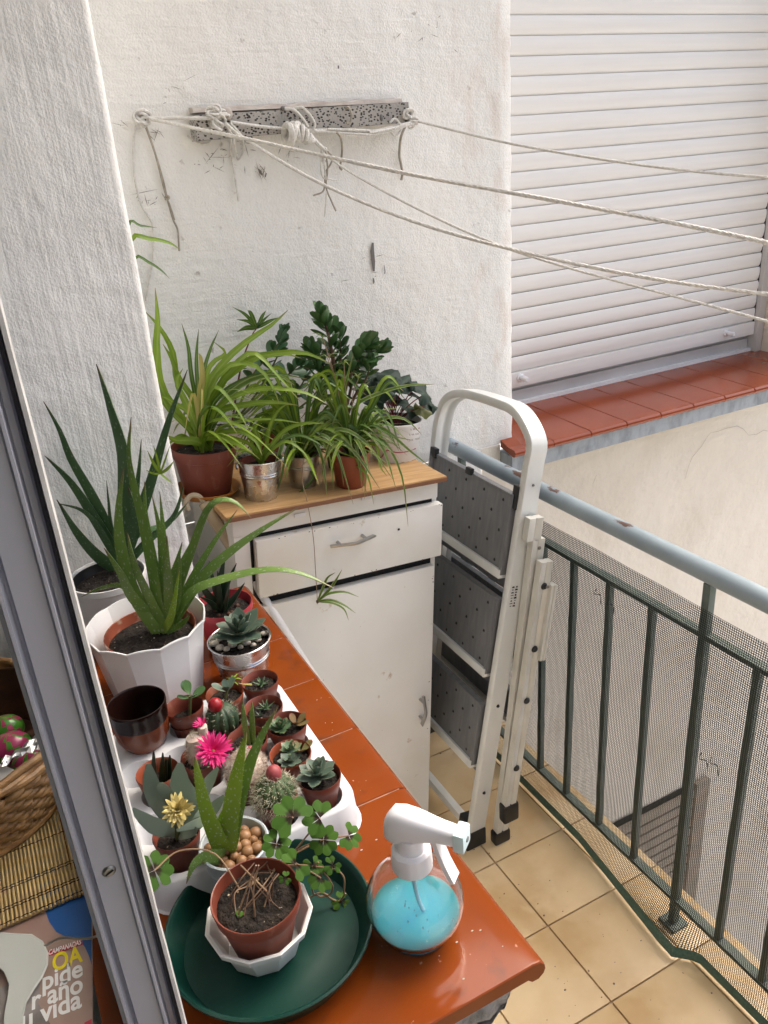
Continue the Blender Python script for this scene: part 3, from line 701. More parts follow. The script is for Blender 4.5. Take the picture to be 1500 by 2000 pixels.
MB().tube(bez([PZ(80, 1850, hz+.004), PZ(90, 1846, hz+.004), PZ(118, 1832, hz+.006), PZ(150, 1833, hz+.006), PZ(178, 1832, hz+.006), PZ(195, 1824, hz+.006), PZ(206, 1808, hz+.006)], 24), .0014, 8).build('hook', 'chrome', hg)

# bamboo mat, basket and its wrapped sweets
mt = thing('bamboo_mat', 'bamboo slat placemat under the wicker basket', 'placemat', (-.16, .93, TZ+.0065))
mz = TZ+.0105
a_, b_ = PZ(0, 1815, mz), PZ(165, 1745, mz); ax = (b_-a_).normalized(); pe = V((-ax.y, ax.x, 0))
slat_m = MB().tube([(0, 0, 0), (0, .30, 0)], .0019, 6).mesh('slat', 'bamboo')
nsl = 62
for i in range(nsl):
    p = b_ + ax*(.012-i*.0044) + pe*R.uniform(-.001, .001)
    inst(slat_m, 'slat', mt, frame(p, ax, (0,0,1)))
mb = MB()
for k, dd in enumerate((.004, .022, .026, .052, .056, .11, .17, .23)):
    pts = [b_ + ax*(.014-i*.0022)+pe*dd+V((0, 0, .0021*(1 if (i//2) % 2 else .6))) for i in range(nsl*2)]; mb.tube(pts, .0007, 4)
mb.build('binding_thread', 'thread_dark', mt, kind='stuff')
BC = V((-.155, 1.0, mz+.002))
bk = thing('wicker_basket', 'round brown woven basket full of bright wrapped sweets', 'basket', BC)
Rb0, Rb1, Hb = .128, .158, .105
mb = MB().lathe([(0, 0), (Rb0-.006, 0), (Rb1-.006, Hb), (Rb1-.011, Hb), (Rb0-.011, .006), (0, .006)], 40, MX.Translation(BC)); mb.build('lining', 'wicker_dark', bk)
st = MB().ball((0, 0, 0), (.0055, .0165, .0056), nu=8, nv=6).mesh('strip', 'wicker')
nr, nc = 9, 40
for r_ in range(nr):
    for c in range(nc):
        a = 2*pi*(c+(.5 if r_ % 2 else 0))/nc
        if not (rad(215) < a < rad(365) or a < rad(40)): continue
        t = (r_+.5)/nr; rr = Rb0+(Rb1-Rb0)*t-.002; sxx = rr*2*pi/nc/.033*1.12
        inst(st, 'strip', bk, MX.Translation(BC+V((rr*cos(a), rr*sin(a), .006+t*(Hb-.018)))) @ MX.Rotation(a, 4, 'Z') @ MX.Diagonal((1, sxx, 1, 1)))
for k in range(3):
    MB().tube([BC+V(((Rb1-.002+.003*sin(i*.9+k*2))*cos(2*pi*i/60), (Rb1-.002+.003*sin(i*.9+k*2))*sin(2*pi*i/60), Hb-.006+k*.006+.002*cos(i*.9+k*2))) for i in range(61)], .005, 8, False).build('rim_cane', 'wicker', bk)
MB().tube([BC+V(((Rb0+.001)*cos(2*pi*i/60), (Rb0+.001)*sin(2*pi*i/60), .005)) for i in range(61)], .0055, 8, False).build('base_cane', 'wicker', bk)
for k, (u, v, r_, cA) in enumerate(((12, 1425, .024, 'green ones'), (22, 1462, .027, 'x'), (62, 1492, .025, 'x'), (25, 1562, .024, 'x'), (72, 1528, .020, 'x'))):
    c = PZ(u, v, BC.z+.055); sw = thing('wrapped_sweet', ('bright green wrapped sweet at the back of the basket', 'pink and green striped sweet left of the foil twist', 'pink wrapped sweet beside the foil twist',
        'pink and green sweet nearest the basket front', 'small dull red sweet by the window frame')[k], 'sweet', c+V((0, 0, -r_)), group='sweets in the basket')
    mb = MB(); mb.ball(c, (r_, r_*.85, r_*.85), nu=18, nv=12); mb.mi = [(1 if ((i % 18)*2+(i//18)+k) % 7 < 2 else 0) if k < 4 else 0 for i in range(len(mb.f))]
    mb.build('wrapper', (['wrap_green', 'wrap_pink'] if k in (0, 3) else ['wrap_pink', 'wrap_green']), sw)
MB().ball(BC+V((0, 0, .03)), (.135, .135, .02), nu=24, nv=8).build('filling', 'wicker_dark', bk)
p = PZ(45, 1480, BC.z+.085); fo = MB(); vs = []
for i in range(9):
    for j in range(5): vs.append(p + V(((i-4)*.006, (i-4)*.004*(1 if j % 2 else -1)*.3 + (j-2)*.004*(.5+abs(i-2)*.25), .004*((i+j) % 2) + .002*i)))
fo.add(vs, [(i*5+j, i*5+j+1, (i+1)*5+j+1, (i+1)*5+j) for i in range(8) for j in range(4)])
tag(fo.build('foil_twist', 'foil', smooth=False), 'crumpled silver foil twist between the sweets in the basket', 'foil')
pa, pb = PZ(-20, 1515, BC.z+.075), PZ(62, 1550, BC.z+.072); pp_ = V((.006, .022, .004))
pw = MB().add([pa, pb, pb+pp_, pa+pp_, pa-V((0,0,.001)), pb-V((0,0,.001)), pb+pp_-V((0,0,.001)), pa+pp_-V((0,0,.001))], [(0,1,2,3),(7,6,5,4),(0,4,5,1),(1,5,6,2),(2,6,7,3),(3,7,4,0)]).build('paper_strip', 'paper_white', smooth=False)
tag(pw, 'white paper strip lying across the sweets in the basket', 'paper')
bw = MB().lathe([(0, 0), (.035, 0), (.055, .03), (.062, .06), (.059, .06), (.05, .03), (.03, .004), (0, .004)], 32, MX.Translation((-.125, 1.215, TZ)))
tag(bw.build('white_bowl', 'white_plastic'), 'small white bowl behind the wicker basket indoors', 'bowl')

# ------------------------------------------------------------------ clothesline bracket and cords
YB = YW-.042
zA, zB = PY(590, 262, YB).z, PY(590, 214, YB).z; xA, xB = PY(380, 235, YB).x, PY(800, 235, YB).x
br = thing('clothesline_bracket', 'speckled concrete bar fixed to the white wall, holding the cords', 'bracket', ((xA+xB)/2, YW, zA))
mb = MB(); vs = []; nx = 60
for i in range(nx+1):
    x = xA+(xB-xA)*i/nx; j1, j2 = .0022*mnoise.noise(V((x*60, 1, 0))), .002*mnoise.noise(V((x*70, 5, 0)))
    tl = .01*(x-xA)/(xB-xA)
    vs += [V((x, YW-.003, zA+tl)), V((x, YB, zA+tl+j1)), V((x, YB+.001+j2*.4, zB+tl*.4+j2)), V((x, YW-.003, zB+tl*.4))]
mb.add(vs, [(4*i+j, 4*i+(j+1) % 4, 4*i+4+(j+1) % 4, 4*i+4+j) for i in range(nx) for j in range(4)] + [(0,1,2,3), tuple(4*nx+j for j in range(4))])
mb.build('bar', 'terrazzo', br, ang=50)
mb = MB(); vs = []
for i in range(nx+1):
    x = xA+.003+(xB-xA-.012)*i/nx; h = .008+.004*mnoise.noise(V((x*30, 2, 0))); vs += [V((x, YW-.003, zB+.0045)), V((x, YB+.010, zB+.0045)), V((x, YB+.014, zB+.004+h)), V((x, YW-.003, zB+.006+h))]
mb.add(vs, [(4*i+j, 4*i+(j+1) % 4, 4*i+4+(j+1) % 4, 4*i+4+j) for i in range(nx) for j in range(4)] + [(0,1,2,3), tuple(4*nx+j for j in range(4))])
mb.build('mortar', 'terrazzo_top', br, ang=50)
MB().box((-.008, -.006, -.012), (.008, .006, .0), MX.Translation(PY(483, 263, YB+.01))).build('peg', 'dark_paint', br, smooth=False)
def hookpart(u, v):
    p = PY(u, v, YB); pts = [p+V((0, .004, 0)), p+V((0, -.010, .003)), p+V((.003, -.016, -.006)), p+V((.005, -.012, -.016)), p+V((.001, -.012, -.026)), p+V((-.008, -.013, -.026))]
    MB().tube(bez(pts, 20), .0022, 7).build('hook', 'rope_dark', br)
hookpart(676, 213)
MB().ball(PY(745, 230, YB), (.004, .003, .007)).build('bolt', 'dark_paint', br); MB().ball(PY(443, 222, YB), (.012, .006, .012)).build('bolt', 'terrazzo_top', br)
MB().ball(PY(553, 212, YB), (.006, .004, .005)).build('bolt', 'dark_paint', br)
ZP = lambda u, v, y: PY(u, v, y)
def cord(pts, r, name='cord', par=None, m='rope', n=40, label=None, group=None, sag=0):
    ps = bez([ZP(*p) for p in pts], n)
    o = MB().tube(ps, r, 8).build(name, m, par)
    if label: tag(o, label, 'rope', group)
    return o
def twist(pts, r, label, n=220):
    """laid rope: three strands wound round each other"""
    t = thing('clothesline', label, 'rope', pts[0], group='clothesline cords'); ps = bez(pts, 60)
    L = [0]
    for a, b in zip(ps, ps[1:]): L.append(L[-1]+(b-a).length)
    for k in range(3):
        out = []
        for i in range(n+1):
            s_ = L[-1]*i/n; j = max(jj for jj in range(len(L)) if L[jj] <= s_+1e-9); j = min(j, len(ps)-2); p = ps[j].lerp(ps[j+1], (s_-L[j])/(L[j+1]-L[j]))
            T = (ps[j+1]-ps[j]).normalized(); N = T.cross(V((0,0,1))).normalized(); B = T.cross(N); a = 2*pi*(s_/.028)+k*2*pi/3
            out.append(p+(N*cos(a)+B*sin(a))*r*.30)
        MB().tube(out, r*.66, 6).build('strand', 'rope', t)
    return t
# the cords run to a pole clamped outside the railing, beyond the right edge of the picture
P0 = PX(2060, 580, 1.26); PEND = {v: V((P0.x, P0.y, PD(2060, v, P0).z)) for v in (393, 604, 639, 769)}
pole = thing('clothesline_pole', 'grey metal pole outside the railing tying the far cord ends', 'pole', (P0.x, P0.y, .3))
MB().tube([(P0.x, P0.y, .3), (P0.x, P0.y, 1.9)], .014, 16).build('shaft', 'alu_grey', pole)
for z_ in (.735, .857): MB().bbox((XR-.022, P0.y-.012, z_-.006), (P0.x+.012, P0.y+.012, z_+.006) if z_ < .8 else (P0.x+.012, P0.y+.012, z_+.027), .002).build('clamp_arm', 'alu_grey', pole)
def line(start, pxs, vend, r, label, n):
    a = ZP(*start); e_ = PEND[vend]; nn = (e_-a).cross(V((0,0,1))).normalized(); pts = [a]+[PPL(u, v, a, nn) for u, v in pxs]+[e_]
    return twist(pts, r, label, n)
line((815, 237, YB-.012), [(1000, 281), (1250, 322), (1500, 347)], 393, .0027, 'thin cord running from the right end of the bracket, topmost of the four', 260)
line((290, 232, YW-.02), [(480, 271), (800, 340), (1150, 404), (1500, 474)], 604, .0038, 'thickest cord from the knot at the far left, second from the top', 300)
line((440, 240, YB-.012), [(480, 272), (620, 355), (800, 430), (1000, 487), (1250, 540), (1500, 575)], 639, .0035, 'cord from the left end of the bracket, third from the top', 300)
line((632, 300, YB-.02), [(690, 340), (800, 400), (940, 465), (1100, 520), (1500, 628)], 769, .0026, 'thin cord hanging from the cloth knot, lowest of the four', 260)
kn = thing('cord_knot', 'knotted cord bundle on the wall at left of the bracket, with long loose ends', 'rope', PY(277, 232, YW))
MB().lathe([(0, 0), (.004, 0), (.004, .02), (0, .02)], 10, frame(PY(278, 233, YW), (1,0,0), (0,-1,0))).build('nail', 'dark_paint', kn)
def coil(u, v, y, r, name, par, k=5, m='rope', rr=.0028, tilt=1):
    c = PY(u, v, y)
    for q_ in range(k):
        ax_ = V((R.uniform(-1, 1), -1.2*tilt, R.uniform(-1, 1))).normalized(); M = frame(c+V((R.uniform(-.4, .4)*r, R.uniform(-.3, .3)*r, R.uniform(-.4, .4)*r)), (1,0,.3), ax_)
        s_ = r*R.uniform(.65, 1.1); MB().tube([M @ V((s_*cos(a), s_*.75*sin(a), .25*r*sin(2*a))) for a in [2*pi*i/18 for i in range(19)]], rr, 7).build(name, m, par)
coil(277, 231, YW-.016, .014, 'loop', kn, 7); 
cord([(285, 232, YW-.018), (340, 231, YW-.03), (400, 231, YB-.008), (432, 232, YB-.008)], .0032, 'strand', kn)
cord([(268, 238, YW-.01), (261, 270, YW-.006), (262, 340, YW-.006), (276, 400, YW-.006), (298, 440, YW-.006), (299, 500, YW-.006), (285, 588, YW-.006)], .0021, 'loose_end', kn)
cord([(284, 243, YW-.01), (300, 290, YW-.007), (318, 350, YW-.007), (326, 386, YW-.007), (338, 428, YW-.007), (347, 450, YW-.007), (350, 490, YW-.007)], .0019, 'loose_end', kn, 'rope_dark')
cord([(283, 244, YW-.012), (304, 305, YW-.009), (321, 372, YW-.009), (332, 402, YW-.009), (341, 430, YW-.009)], .0016, 'loose_end', kn, 'rope_dark')
coil(327, 386, YW-.01, .005, 'loop', kn, 2, 'rope_dark', .0016)
k2 = thing('cord_knot', 'tangle of cord tied round the left end of the speckled bracket', 'rope', PY(430, 230, YB))
coil(415, 220, YB-.008, .012, 'loop', k2, 4, rr=.0024); coil(430, 236, YB-.008, .017, 'loop', k2, 6, rr=.0026)
cord([(430, 238, YB-.01), (448, 252, YB-.012), (452, 300, YW-.008), (458, 340, YW-.008), (466, 393, YW-.008)], .0023, 'loose_end', k2)
cord([(440, 240, YB-.01), (456, 270, YB-.012), (462, 305, YW-.01), (467, 311, YW-.01), (475, 295, YW-.01), (473, 268, YB-.014), (450, 240, YB-.012)], .0021, 'loose_end', k2)
cord([(416, 262, YW-.008), (410, 276, YW-.01), (396, 282, YW-.012), (378, 274, YW-.012), (366, 265, YW-.012)], .0017, 'loose_end', k2)
cord([(450, 238, YB-.008), (520, 248, YB-.008), (600, 254, YB-.008), (640, 254, YB-.008), (720, 257, YB-.01), (760, 250, YB-.01), (812, 236, YB-.01)], .0028, 'strand', k2)
k3 = thing('cloth_knot', 'white cloth and cord wound in a knot below the middle of the bracket', 'rope', PY(585, 262, YB))
for q_ in range(9):
    t = q_/8; c = PY(563+42*t, 264-10*sin(t*3)+14*t*t, YB-.018); ax_ = V((.75, -.15, -.65 if t > .5 else -.1)).normalized(); M = frame(c, (0,-.4,1), ax_); s_ = .017*(1.1-.65*t)
    MB().tube([M @ V((s_*cos(a), s_*sin(a)*.8, .006*sin(a+q_))) for a in [2*pi*i/16 for i in range(17)]], .0062*(1.1-.5*t), 8).build('wrap', 'rope', k3)
MB().ball(PY(583, 266, YB-.016), (.022, .010, .012)).build('cloth', 'rope', k3)
cord([(556, 212, YB-.004), (575, 215, YB-.012), (590, 230, YB-.014), (602, 248, YB-.016)], .0026, 'strand', k3)
cord([(573, 212, YB-.004), (590, 210, YB-.012), (606, 225, YB-.012), (615, 242, YB-.012), (612, 252, YB-.012)], .0024, 'strand', k3)
cord([(605, 262, YB-.016), (618, 278, YB-.016), (634, 293, YB-.018)], .0045, 'strand', k3)
coil(633, 294, YB-.018, .006, 'loop', k3, 3, rr=.002)
for pts in ([(632, 296), (634, 330), (638, 360), (637, 390), (634, 424)], [(636, 296), (640, 330), (637, 365), (647, 392), (656, 412)], [(628, 290), (626, 315), (630, 345), (645, 350), (657, 352)], [(640, 296), (650, 308), (645, 322), (636, 338), (632, 372), (612, 382)]):
    cord([(u, v, YB-.018+.012*i/len(pts)) for i, (u, v) in enumerate(pts)], .0018, 'loose_end', k3, 'rope_dark' if pts[0][0] > 633 else 'rope')
k4 = thing('cord_knot', 'doubled cord tied round the right end of the speckled bracket', 'rope', PY(800, 240, YB))
cord([(615, 256, YB-.010), (720, 263, YB-.014), (735, 262, YB-.014), (770, 254, YB-.014), (805, 241, YB-.014), (820, 237, YB-.012)], .0026, 'strand', k4)
cord([(812, 236, YB-.012), (770, 250, YB-.016), (725, 259, YB-.016), (718, 255, YB-.014), (640, 252, YB-.012)], .0024, 'strand', k4)
coil(797, 222, YB-.004, .012, 'loop', k4, 4, rr=.0028); coil(806, 240, YB-.008, .010, 'loop', k4, 3, rr=.0024)
cord([(792, 246, YB-.012), (783, 268, YB-.01), (780, 300, YW-.01), (783, 320, YW-.01), (786, 338, YW-.01), (784, 352, YW-.008)], .0028, 'loose_end', k4, 'rope_dark')
cord([(763, 258, YB-.012), (772, 265, YB-.012), (782, 255, YB-.012), (780, 240, YB-.012), (770, 232, YB-.01), (762, 240, YB-.01)], .0022, 'loose_end', k4)
k5 = cord([(656, 258, YB-.012), (664, 266, YB-.012), (668, 285, YW-.014), (667, 310, YW-.01), (664, 326, YW-.01), (668, 332, YW-.01)], .0023, 'loose_cord', None, 'rope_dark')
tag(k5, 'short loose cord end hanging under the hook of the bracket', 'rope')

# ------------------------------------------------------------------ white cupboard leaning slightly, with a plank on top
CP = MX.Translation((.742, 1.39, 0)) @ MX.Rotation(.017, 4, 'Z') @ MX.Rotation(.078, 4, 'Y')
cb = thing('kitchen_cupboard', 'old white kitchen cupboard with one drawer and one door, leaning by the ladder', 'cupboard', M=CP)
CW, CDp, CH = .462, .285, .918
MB().bbox((-CW, .018, .0), (-.012, CDp, CH), .003, CP).build('carcass', 'cabinet_paint', cb)
MB().bbox((-.0118, .014, .0), (.0, CDp, CH-.02), .002, CP).build('side_panel', 'cabinet_paint', cb)
MB().bbox((-CW, .004, CH-.040), (-.004, .0175, CH-.002), .002, CP).build('top_rail', 'cabinet_paint', cb)
MB().bbox((-CW, .004, .0), (-CW+.032, .0175, CH-.0405), .002, CP).build('stile', 'cabinet_paint', cb)
MB().box((-CW+.033, .0125, .02), (-.013, .0176, CH-.041), CP).build('recess', 'black_gap', cb, smooth=False)
TP = CH+.012
pl = MB().bbox((-.478, -.012, CH+.0005), (.008, CDp+.01, TP), .0015, CP); pl = pl.build('top_plank', 'plank_wood', cb)
MB().box((-.478, -.0135, CH+.001), (.008, -.0122, TP-.003), CP).build('plank_edge', 'plank_edge', pl, smooth=False)
ZD0, ZD1 = .745, .868
dr = MB().bbox((-CW+.040, -.010, ZD0), (.001, .011, ZD1), .002, CP).build('drawer_front', 'cabinet_paint', cb)
do = MB().bbox((-CW+.040, -.006, .03), (-.014, .011, .722), .002, CP).build('door', 'cabinet_paint', cb)
def handle(c, along, out, L, par):
    c = CP @ V(c); al = (CP.to_3x3() @ V(along)).normalized(); ou = (CP.to_3x3() @ V(out)).normalized(); si = al.cross(ou)
    pts = [c-al*L*.55+ou*.016, c-al*L*.2+ou*.026, c+al*L*.2+ou*.026, c+al*L*.55+ou*.016]
    h = MB().sweep([c-al*L*.56+ou*.012, c-al*L*.05+ou*.027, c+al*L*.05+ou*.028, c+al*L*.56+ou*.016], [(-.005, -.002), (.005, -.002), (.004, .002), (-.004, .002)], si).build('handle', 'chrome', par)
    for k in (-1, 1): MB().tube([c+al*L*.32*k, c+al*L*.32*k+ou*.02], .0035, 8).build('handle_foot', 'chrome', h)
dp = CP.inverted() @ PPL(683, 1052, CP @ V((0, -.010, .8)), CP.to_3x3() @ V((0, 1, 0))); handle((dp.x, -.010, dp.z), (1, 0, .05), (0, -1, 0), .088, dr)
dp = CP.inverted() @ PPL(820, 1382, CP @ V((0, -.006, .5)), CP.to_3x3() @ V((0, 1, 0))); handle((dp.x, -.006, dp.z), (0, 0, 1), (0, -1, 0), .075, do)
def cab_px(u, v, yl): return CP.inverted() @ PPL(u, v, CP @ V((0, yl, .5)), CP.to_3x3() @ V((0, 1, 0)))
p = cab_px(779, 1034, -.0105); MB().lathe([(0, -.0006), (.0026, -.0004), (.0026, .001)], 12, CP @ frame(p, (1,0,0), (0,1,0))).build('screw_hole', 'black_gap', dr)
for u, v in ((716, 972), (832, 944), (585, 1005)):
    p = cab_px(u, v, .0035); MB().bbox((p.x-.012, .0005, p.z-.004), (p.x+.012, .0038, p.z+.004), .0015, CP).build('plank_clip', 'white_matte', cb)

mb = MB(); rs0 = random.Random(5)
for _ in range(46):
    k_ = rs0.randrange(4); x_, z_ = ((rs0.uniform(-CW+.04, 0), ZD0+abs(rs0.gauss(0, .002))) if k_ == 0 else (rs0.uniform(-CW+.04, 0), ZD1-abs(rs0.gauss(0, .002))) if k_ == 1 else (-.016-abs(rs0.gauss(0, .003)), rs0.uniform(.05, .72)) if k_ == 2 else (rs0.uniform(-CW+.06, -.03), rs0.uniform(.08, .86)))
    y_ = -.0103 if z_ > .73 else -.0063; r_ = rs0.uniform(.0005, .0022) if k_ < 3 else rs0.uniform(.0004, .0012); n_ = 6
    mb.add([CP @ V((x_+r_*cos(2*pi*i/n_)*rs0.uniform(.5, 1.8), y_, z_+r_*sin(2*pi*i/n_)*rs0.uniform(.4, 1))) for i in range(n_)], [tuple(range(n_))])
mb.build('paint_chips', 'stem_brown', cb, smooth=False, kind='stuff')
# ------------------------------------------------------------------ broom handle propped in the corner between sill and cupboard
a, b = PZ(398, 982, .968), PZ(613, 1321, .585); dv = (b-a); e = a+dv*((a.z-.004)/-dv.z)
bp = thing('broom_handle', 'white pole with a beige hooked grip leaning between sill and cupboard', 'pole', (e.x, e.y, 0))
MB().tube([a+dv*.26, a+dv*.6, e], .0085, 14).build('shaft', 'pole_white', bp)
MB().tube([a+dv*.0, a+dv*.05, a+dv*.27, a+dv*.30], [.011, .0125, .0118, .0095], 14).build('grip', 'pole_grip', bp)
MB().tube(bez([a+dv*.02, a+V((-.006, .0, .014)), a+V((-.02, .002, .020)), a+V((-.032, .003, .010)), a+V((-.030, .003, -.008))], 16), .005, 8).build('hanging_hook', 'pole_grip', bp)

# ------------------------------------------------------------------ step ladder folded against the railing
A0 = V((.786, 1.262, 0)); DL = V((.186, 0, 1.02)).normalized(); NL = V((DL.z, 0, -DL.x))     # NL points to the railing
ld = thing('step_ladder', 'folded white aluminium step ladder with grey perforated steps', 'ladder', A0)
def LP(u, v, off=0): return PPL(u, v, A0+NL*off, NL)
tops = [LP(u, v) for u, v in ((1036, 905), (1040, 862), (1033, 826), (1012, 800), (985, 788), (945, 775), (910, 768), (886, 776), (872, 796), (863, 832))]
yR, yL = A0.y, tops[-1].y
tops[0].y = tops[1].y = yR
sL = tops[-1]; path = [A0+DL*.012] + [A0+DL*s for s in (.3, .6, .8)] + bez(tops, 36) + [V((sL.x, yL, sL.z))-DL*s for s in (.08, .3, .6)]
ft = V((sL.x, yL, sL.z))-DL*((sL.z-.012)/DL.z); path.append(ft)
nrm = [NL]*len(path)
prof = [(-.0095, -.020), (-.006, -.0225), (.006, -.0225), (.0095, -.020), (.0095, -.006), (.0075, -.004), (.0075, .004), (.0095, .006), (.0095, .020), (.006, .0225), (-.006, .0225), (-.0095, .020)]
MB().sweep(path, prof, nrm).build('side_rails', 'ladder_alu', ld, ang=50)
for p in (A0, ft-DL*.012):
    Mf = frame(p, (0,1,0), (0,0,1)); MB().bbox((p.x-.026, p.y-.013, 0), (p.x+.030, p.y+.013, .05), .004).build('foot', 'black_plastic', ld)
def sz(u, v): return (LP(u, v)-A0).dot(DL)
def pbox(y0, y1, s0, s1, n0, n1, r=.002):
    M = frame(A0+V((0, -A0.y, 0)), (0, 1, 0), NL); 
    # local x = y, local y = NL x X ... build directly
    mbx = MB(); F = MX.Identity(4)
    for i in range(3): F[i][0], F[i][1], F[i][2], F[i][3] = (0, 1, 0)[i], DL[i], NL[i], (A0.x, 0, 0)[i]
    return mbx.bbox((y0, s0, n0), (y1, s1, n1), r, F), F
for k, ((u0, v0), (u1, v1)) in enumerate((((1003, 955), (972, 1103)), ((968, 1152), (940, 1288)), ((926, 1342), (905, 1452)))):
    s1, s0 = sz(u0, v0), sz(u1, v1); ya, yb_ = yR+.016, yL-.014
    m_, F = pbox(ya, yb_, s0+.012, s1, -.028, -.020); stp_ = m_.build('step', 'step_grey', ld)
    for (a0, a1, b0, b1, n0, n1, nm) in ((ya, yb_, s1-.006, s1+.001, -.0295, -.012, 'rim'), (yb_-.012, yb_+.001, s0, s1, -.034, -.010, 'rim'), (ya-.001, ya+.008, s0, s1, -.031, -.010, 'rim')):
        pbox(a0, a1, b0, b1, n0, n1, .0015)[0].build(nm, 'step_grey', stp_)
    pbox(ya, yb_, s0-.008, s0+.012, -.034, -.006)[0].build('front_lip', 'ladder_alu', stp_)
    mb = MB(); 
    for r_ in range(5):
        for c in range(4):
            y = ya+.03+(yb_-ya-.07)*(c+(.5 if r_ % 2 else 0))/3.6; s_ = s0+.025+(s1-s0-.045)*r_/4
            if y > yb_-.02: continue
            mb.cone(F @ V((y, s_, -.0279)), F @ V((y, s_, -.031)), .0042, 6)
    mb.build('grip_studs', 'black_plastic', stp_, kind='stuff')
    # rear half of the step, folded down behind
    pbox(ya+.01, yb_-.01, s0-.05, s0+.045, .012, .019)[0].build('rear_tread', 'step_grey', ld)
s1 = sz(1003, 955)
pbox(yR+.004, yR+.022, s1-.03, s1+.022, -.026, .004, .003)[0].build('clip', 'black_plastic', ld)
cl = LP(867, 882); pbox(cl.y-.014, cl.y+.010, (cl-A0).dot(DL)-.012, (cl-A0).dot(DL)+.012, -.034, -.022, .003)[0].build('clip', 'black_plastic', ld)
lt = LP(938, 925); pbox(lt.y-.012, lt.y+.010, s1-.004, s1+.012, -.036, -.026, .003)[0].build('latch', 'black_plastic', ld)
bs = sz(905, 1560)
pbox(yR+.012, yL-.012, .028, .046, -.010, .010)[0].build('bottom_bar', 'ladder_alu', ld)
pbox(yR+.0105, yR+.05, .012, .060, -.016, .018, .003)[0].build('corner_bracket', 'black_plastic', ld)
# rear legs
def leg(p0, p1, y, w_, nm, m_='ladder_cream'):
    p0 = V((p0[0], y, p0[1])); p1 = V((p1[0], y, p1[1]))
    return MB().sweep([p0, p0.lerp(p1, .5), p1], [(-.009, -w_), (.009, -w_), (.009, -w_*.2), (.006, 0), (.009, w_*.2), (.009, w_), (-.009, w_), (-.009, w_*.2), (-.006, 0), (-.009, -w_*.2)], V((1,0,0))).build(nm, m_, ld, ang=50)
for y, e_ in ((1.238, 0), (yL+.012, .0)):
    leg((.850, .03), (.952, .80), y, .0160, 'rear_leg')
    MB().bbox((.828, y-.012, 0), (.872, y+.012, .036), .006).build('foot', 'black_plastic', ld)
for y in (1.214, yL-.03):
    leg((.858, .135), (.956, .755), y, .0150, 'support_leg')
    MB().bbox((.838, y-.012, .085), (.880, y+.012, .137), .006).build('foot', 'black_plastic', ld)
leg((.938, .80), (.946, .85), 1.238, .018, 'hinge_plate')
leg((.938, .52), (.968, .70), 1.2035, .008, 'link_arm', 'ladder_cream')
def lrp(t): return .858+(.956-.858)*(t-.135)/.62
for z in (.24, .42, .55, .70):
    MB().lathe([(0, .0035), (.006, .003), (.0082, 0), (.0082, -.001)], 14, frame((lrp(z), 1.2045, z), (1,0,0), (0,-1,0))).build('rivet', 'black_plastic', ld)
for z in (.28, .45, .15): 
    MB().lathe([(0, .0035), (.006, .003), (.0078, 0), (.0078, -.001)], 14, frame((.85+.102*(z-.03)/.77+.008, 1.2285, z), (1,0,0), (0,-1,0))).build('rivet', 'black_plastic', ld)
for z in (.60, .78, .70): MB().lathe([(0, .003), (.0035, .002), (.0045, 0)], 10, frame((.952, 1.1995 if z < .75 else 1.2285, z), (1,0,0), (0,-1,0))).build('rivet', 'rivet', ld)
for s_, r_ in ((.86, .005), (.40, .0042), (.16, .0042), (.93, .003)):
    p = A0+DL*s_+V((0, -.0100, 0)); MB().lathe([(0, .003), (r_*.7, .0025), (r_, 0), (r_, -.001)], 12, frame(p, (1,0,0), (0,-1,0))).build('rivet', 'black_plastic' if r_ < .0045 and s_ < .5 else 'rivet', ld)
for z in (.30, .52): MB().bbox((.862+.15*z, 1.262, z), (.885+.15*z, yL-.02, z+.012), .002).build('rear_brace', 'ladder_cream', ld)
for z in (.36, .58): MB().bbox((.862+.15*z, 1.250, z-.05), (.876+.15*z, yL-.01, z+.03), .003).build('rear_tread', 'step_grey', ld)
# printed pictograms on the right rail
mb = MB()
for k in range(16):
    s_ = .70-.0065*(k//2); n_ = -.010+.0095*(k % 2); F = pbox(0, 1, 0, 1, 0, 1)[1]; ww, hh = R.uniform(.002, .0042), R.uniform(.001, .0026)
    pts = [F @ V((yR-.01045, s_+hh*b_, n_+ww*a_)) for a_, b_ in ((-1,-1), (1,-1), (R.uniform(.2, 1), 1), (-1, R.uniform(0, 1)))]; mb.add(pts, [(0,1,2,3)])
mb.build('printed_pictograms', 'black_plastic', ld, smooth=False)

# ------------------------------------------------------------------ leaves
def lerpw(ws, t):
    x = t*(len(ws)-1); i = min(int(x), len(ws)-2); return ws[i]+(ws[i+1]-ws[i])*(x-i)
def strap(pts, w, par, m, side=None, tw=.9, fold=.25, name='leaf', prof=(.55, .9, 1, .95, .75, .45, .06)):
    """thin folded strap leaf along pts (world); side leans between view direction and image plane by angle tw"""
    ps = bez(pts, 14); k = len(ps); vs = []; uv = []
    for i, p in enumerate(ps):
        T = (ps[min(i+1, k-1)]-ps[max(i-1, 0)]).normalized(); vd = (p-CAM).normalized()
        if side is None: b = T.cross(vd).normalized(); s_ = b*sin(tw)+ (vd-T*vd.dot(T)).normalized()*cos(tw)
        else: s_ = (V(side)-T*V(side).dot(T)).normalized()
        n = T.cross(s_).normalized(); 
        if n.z < 0: n = -n
        ww = w*lerpw(prof, i/(k-1))
        vs += [p-s_*ww, p-n*ww*fold, p+s_*ww]; uv += [(0, i/(k-1)), (.5, i/(k-1)), (1, i/(k-1))]
    mb = MB().add(vs, [q_ for i in range(k-1) for q_ in ((3*i, 3*i+1, 3*i+4, 3*i+3), (3*i+1, 3*i+2, 3*i+5, 3*i+4))], uv)
    return mb.build(name, m, par, ang=80)
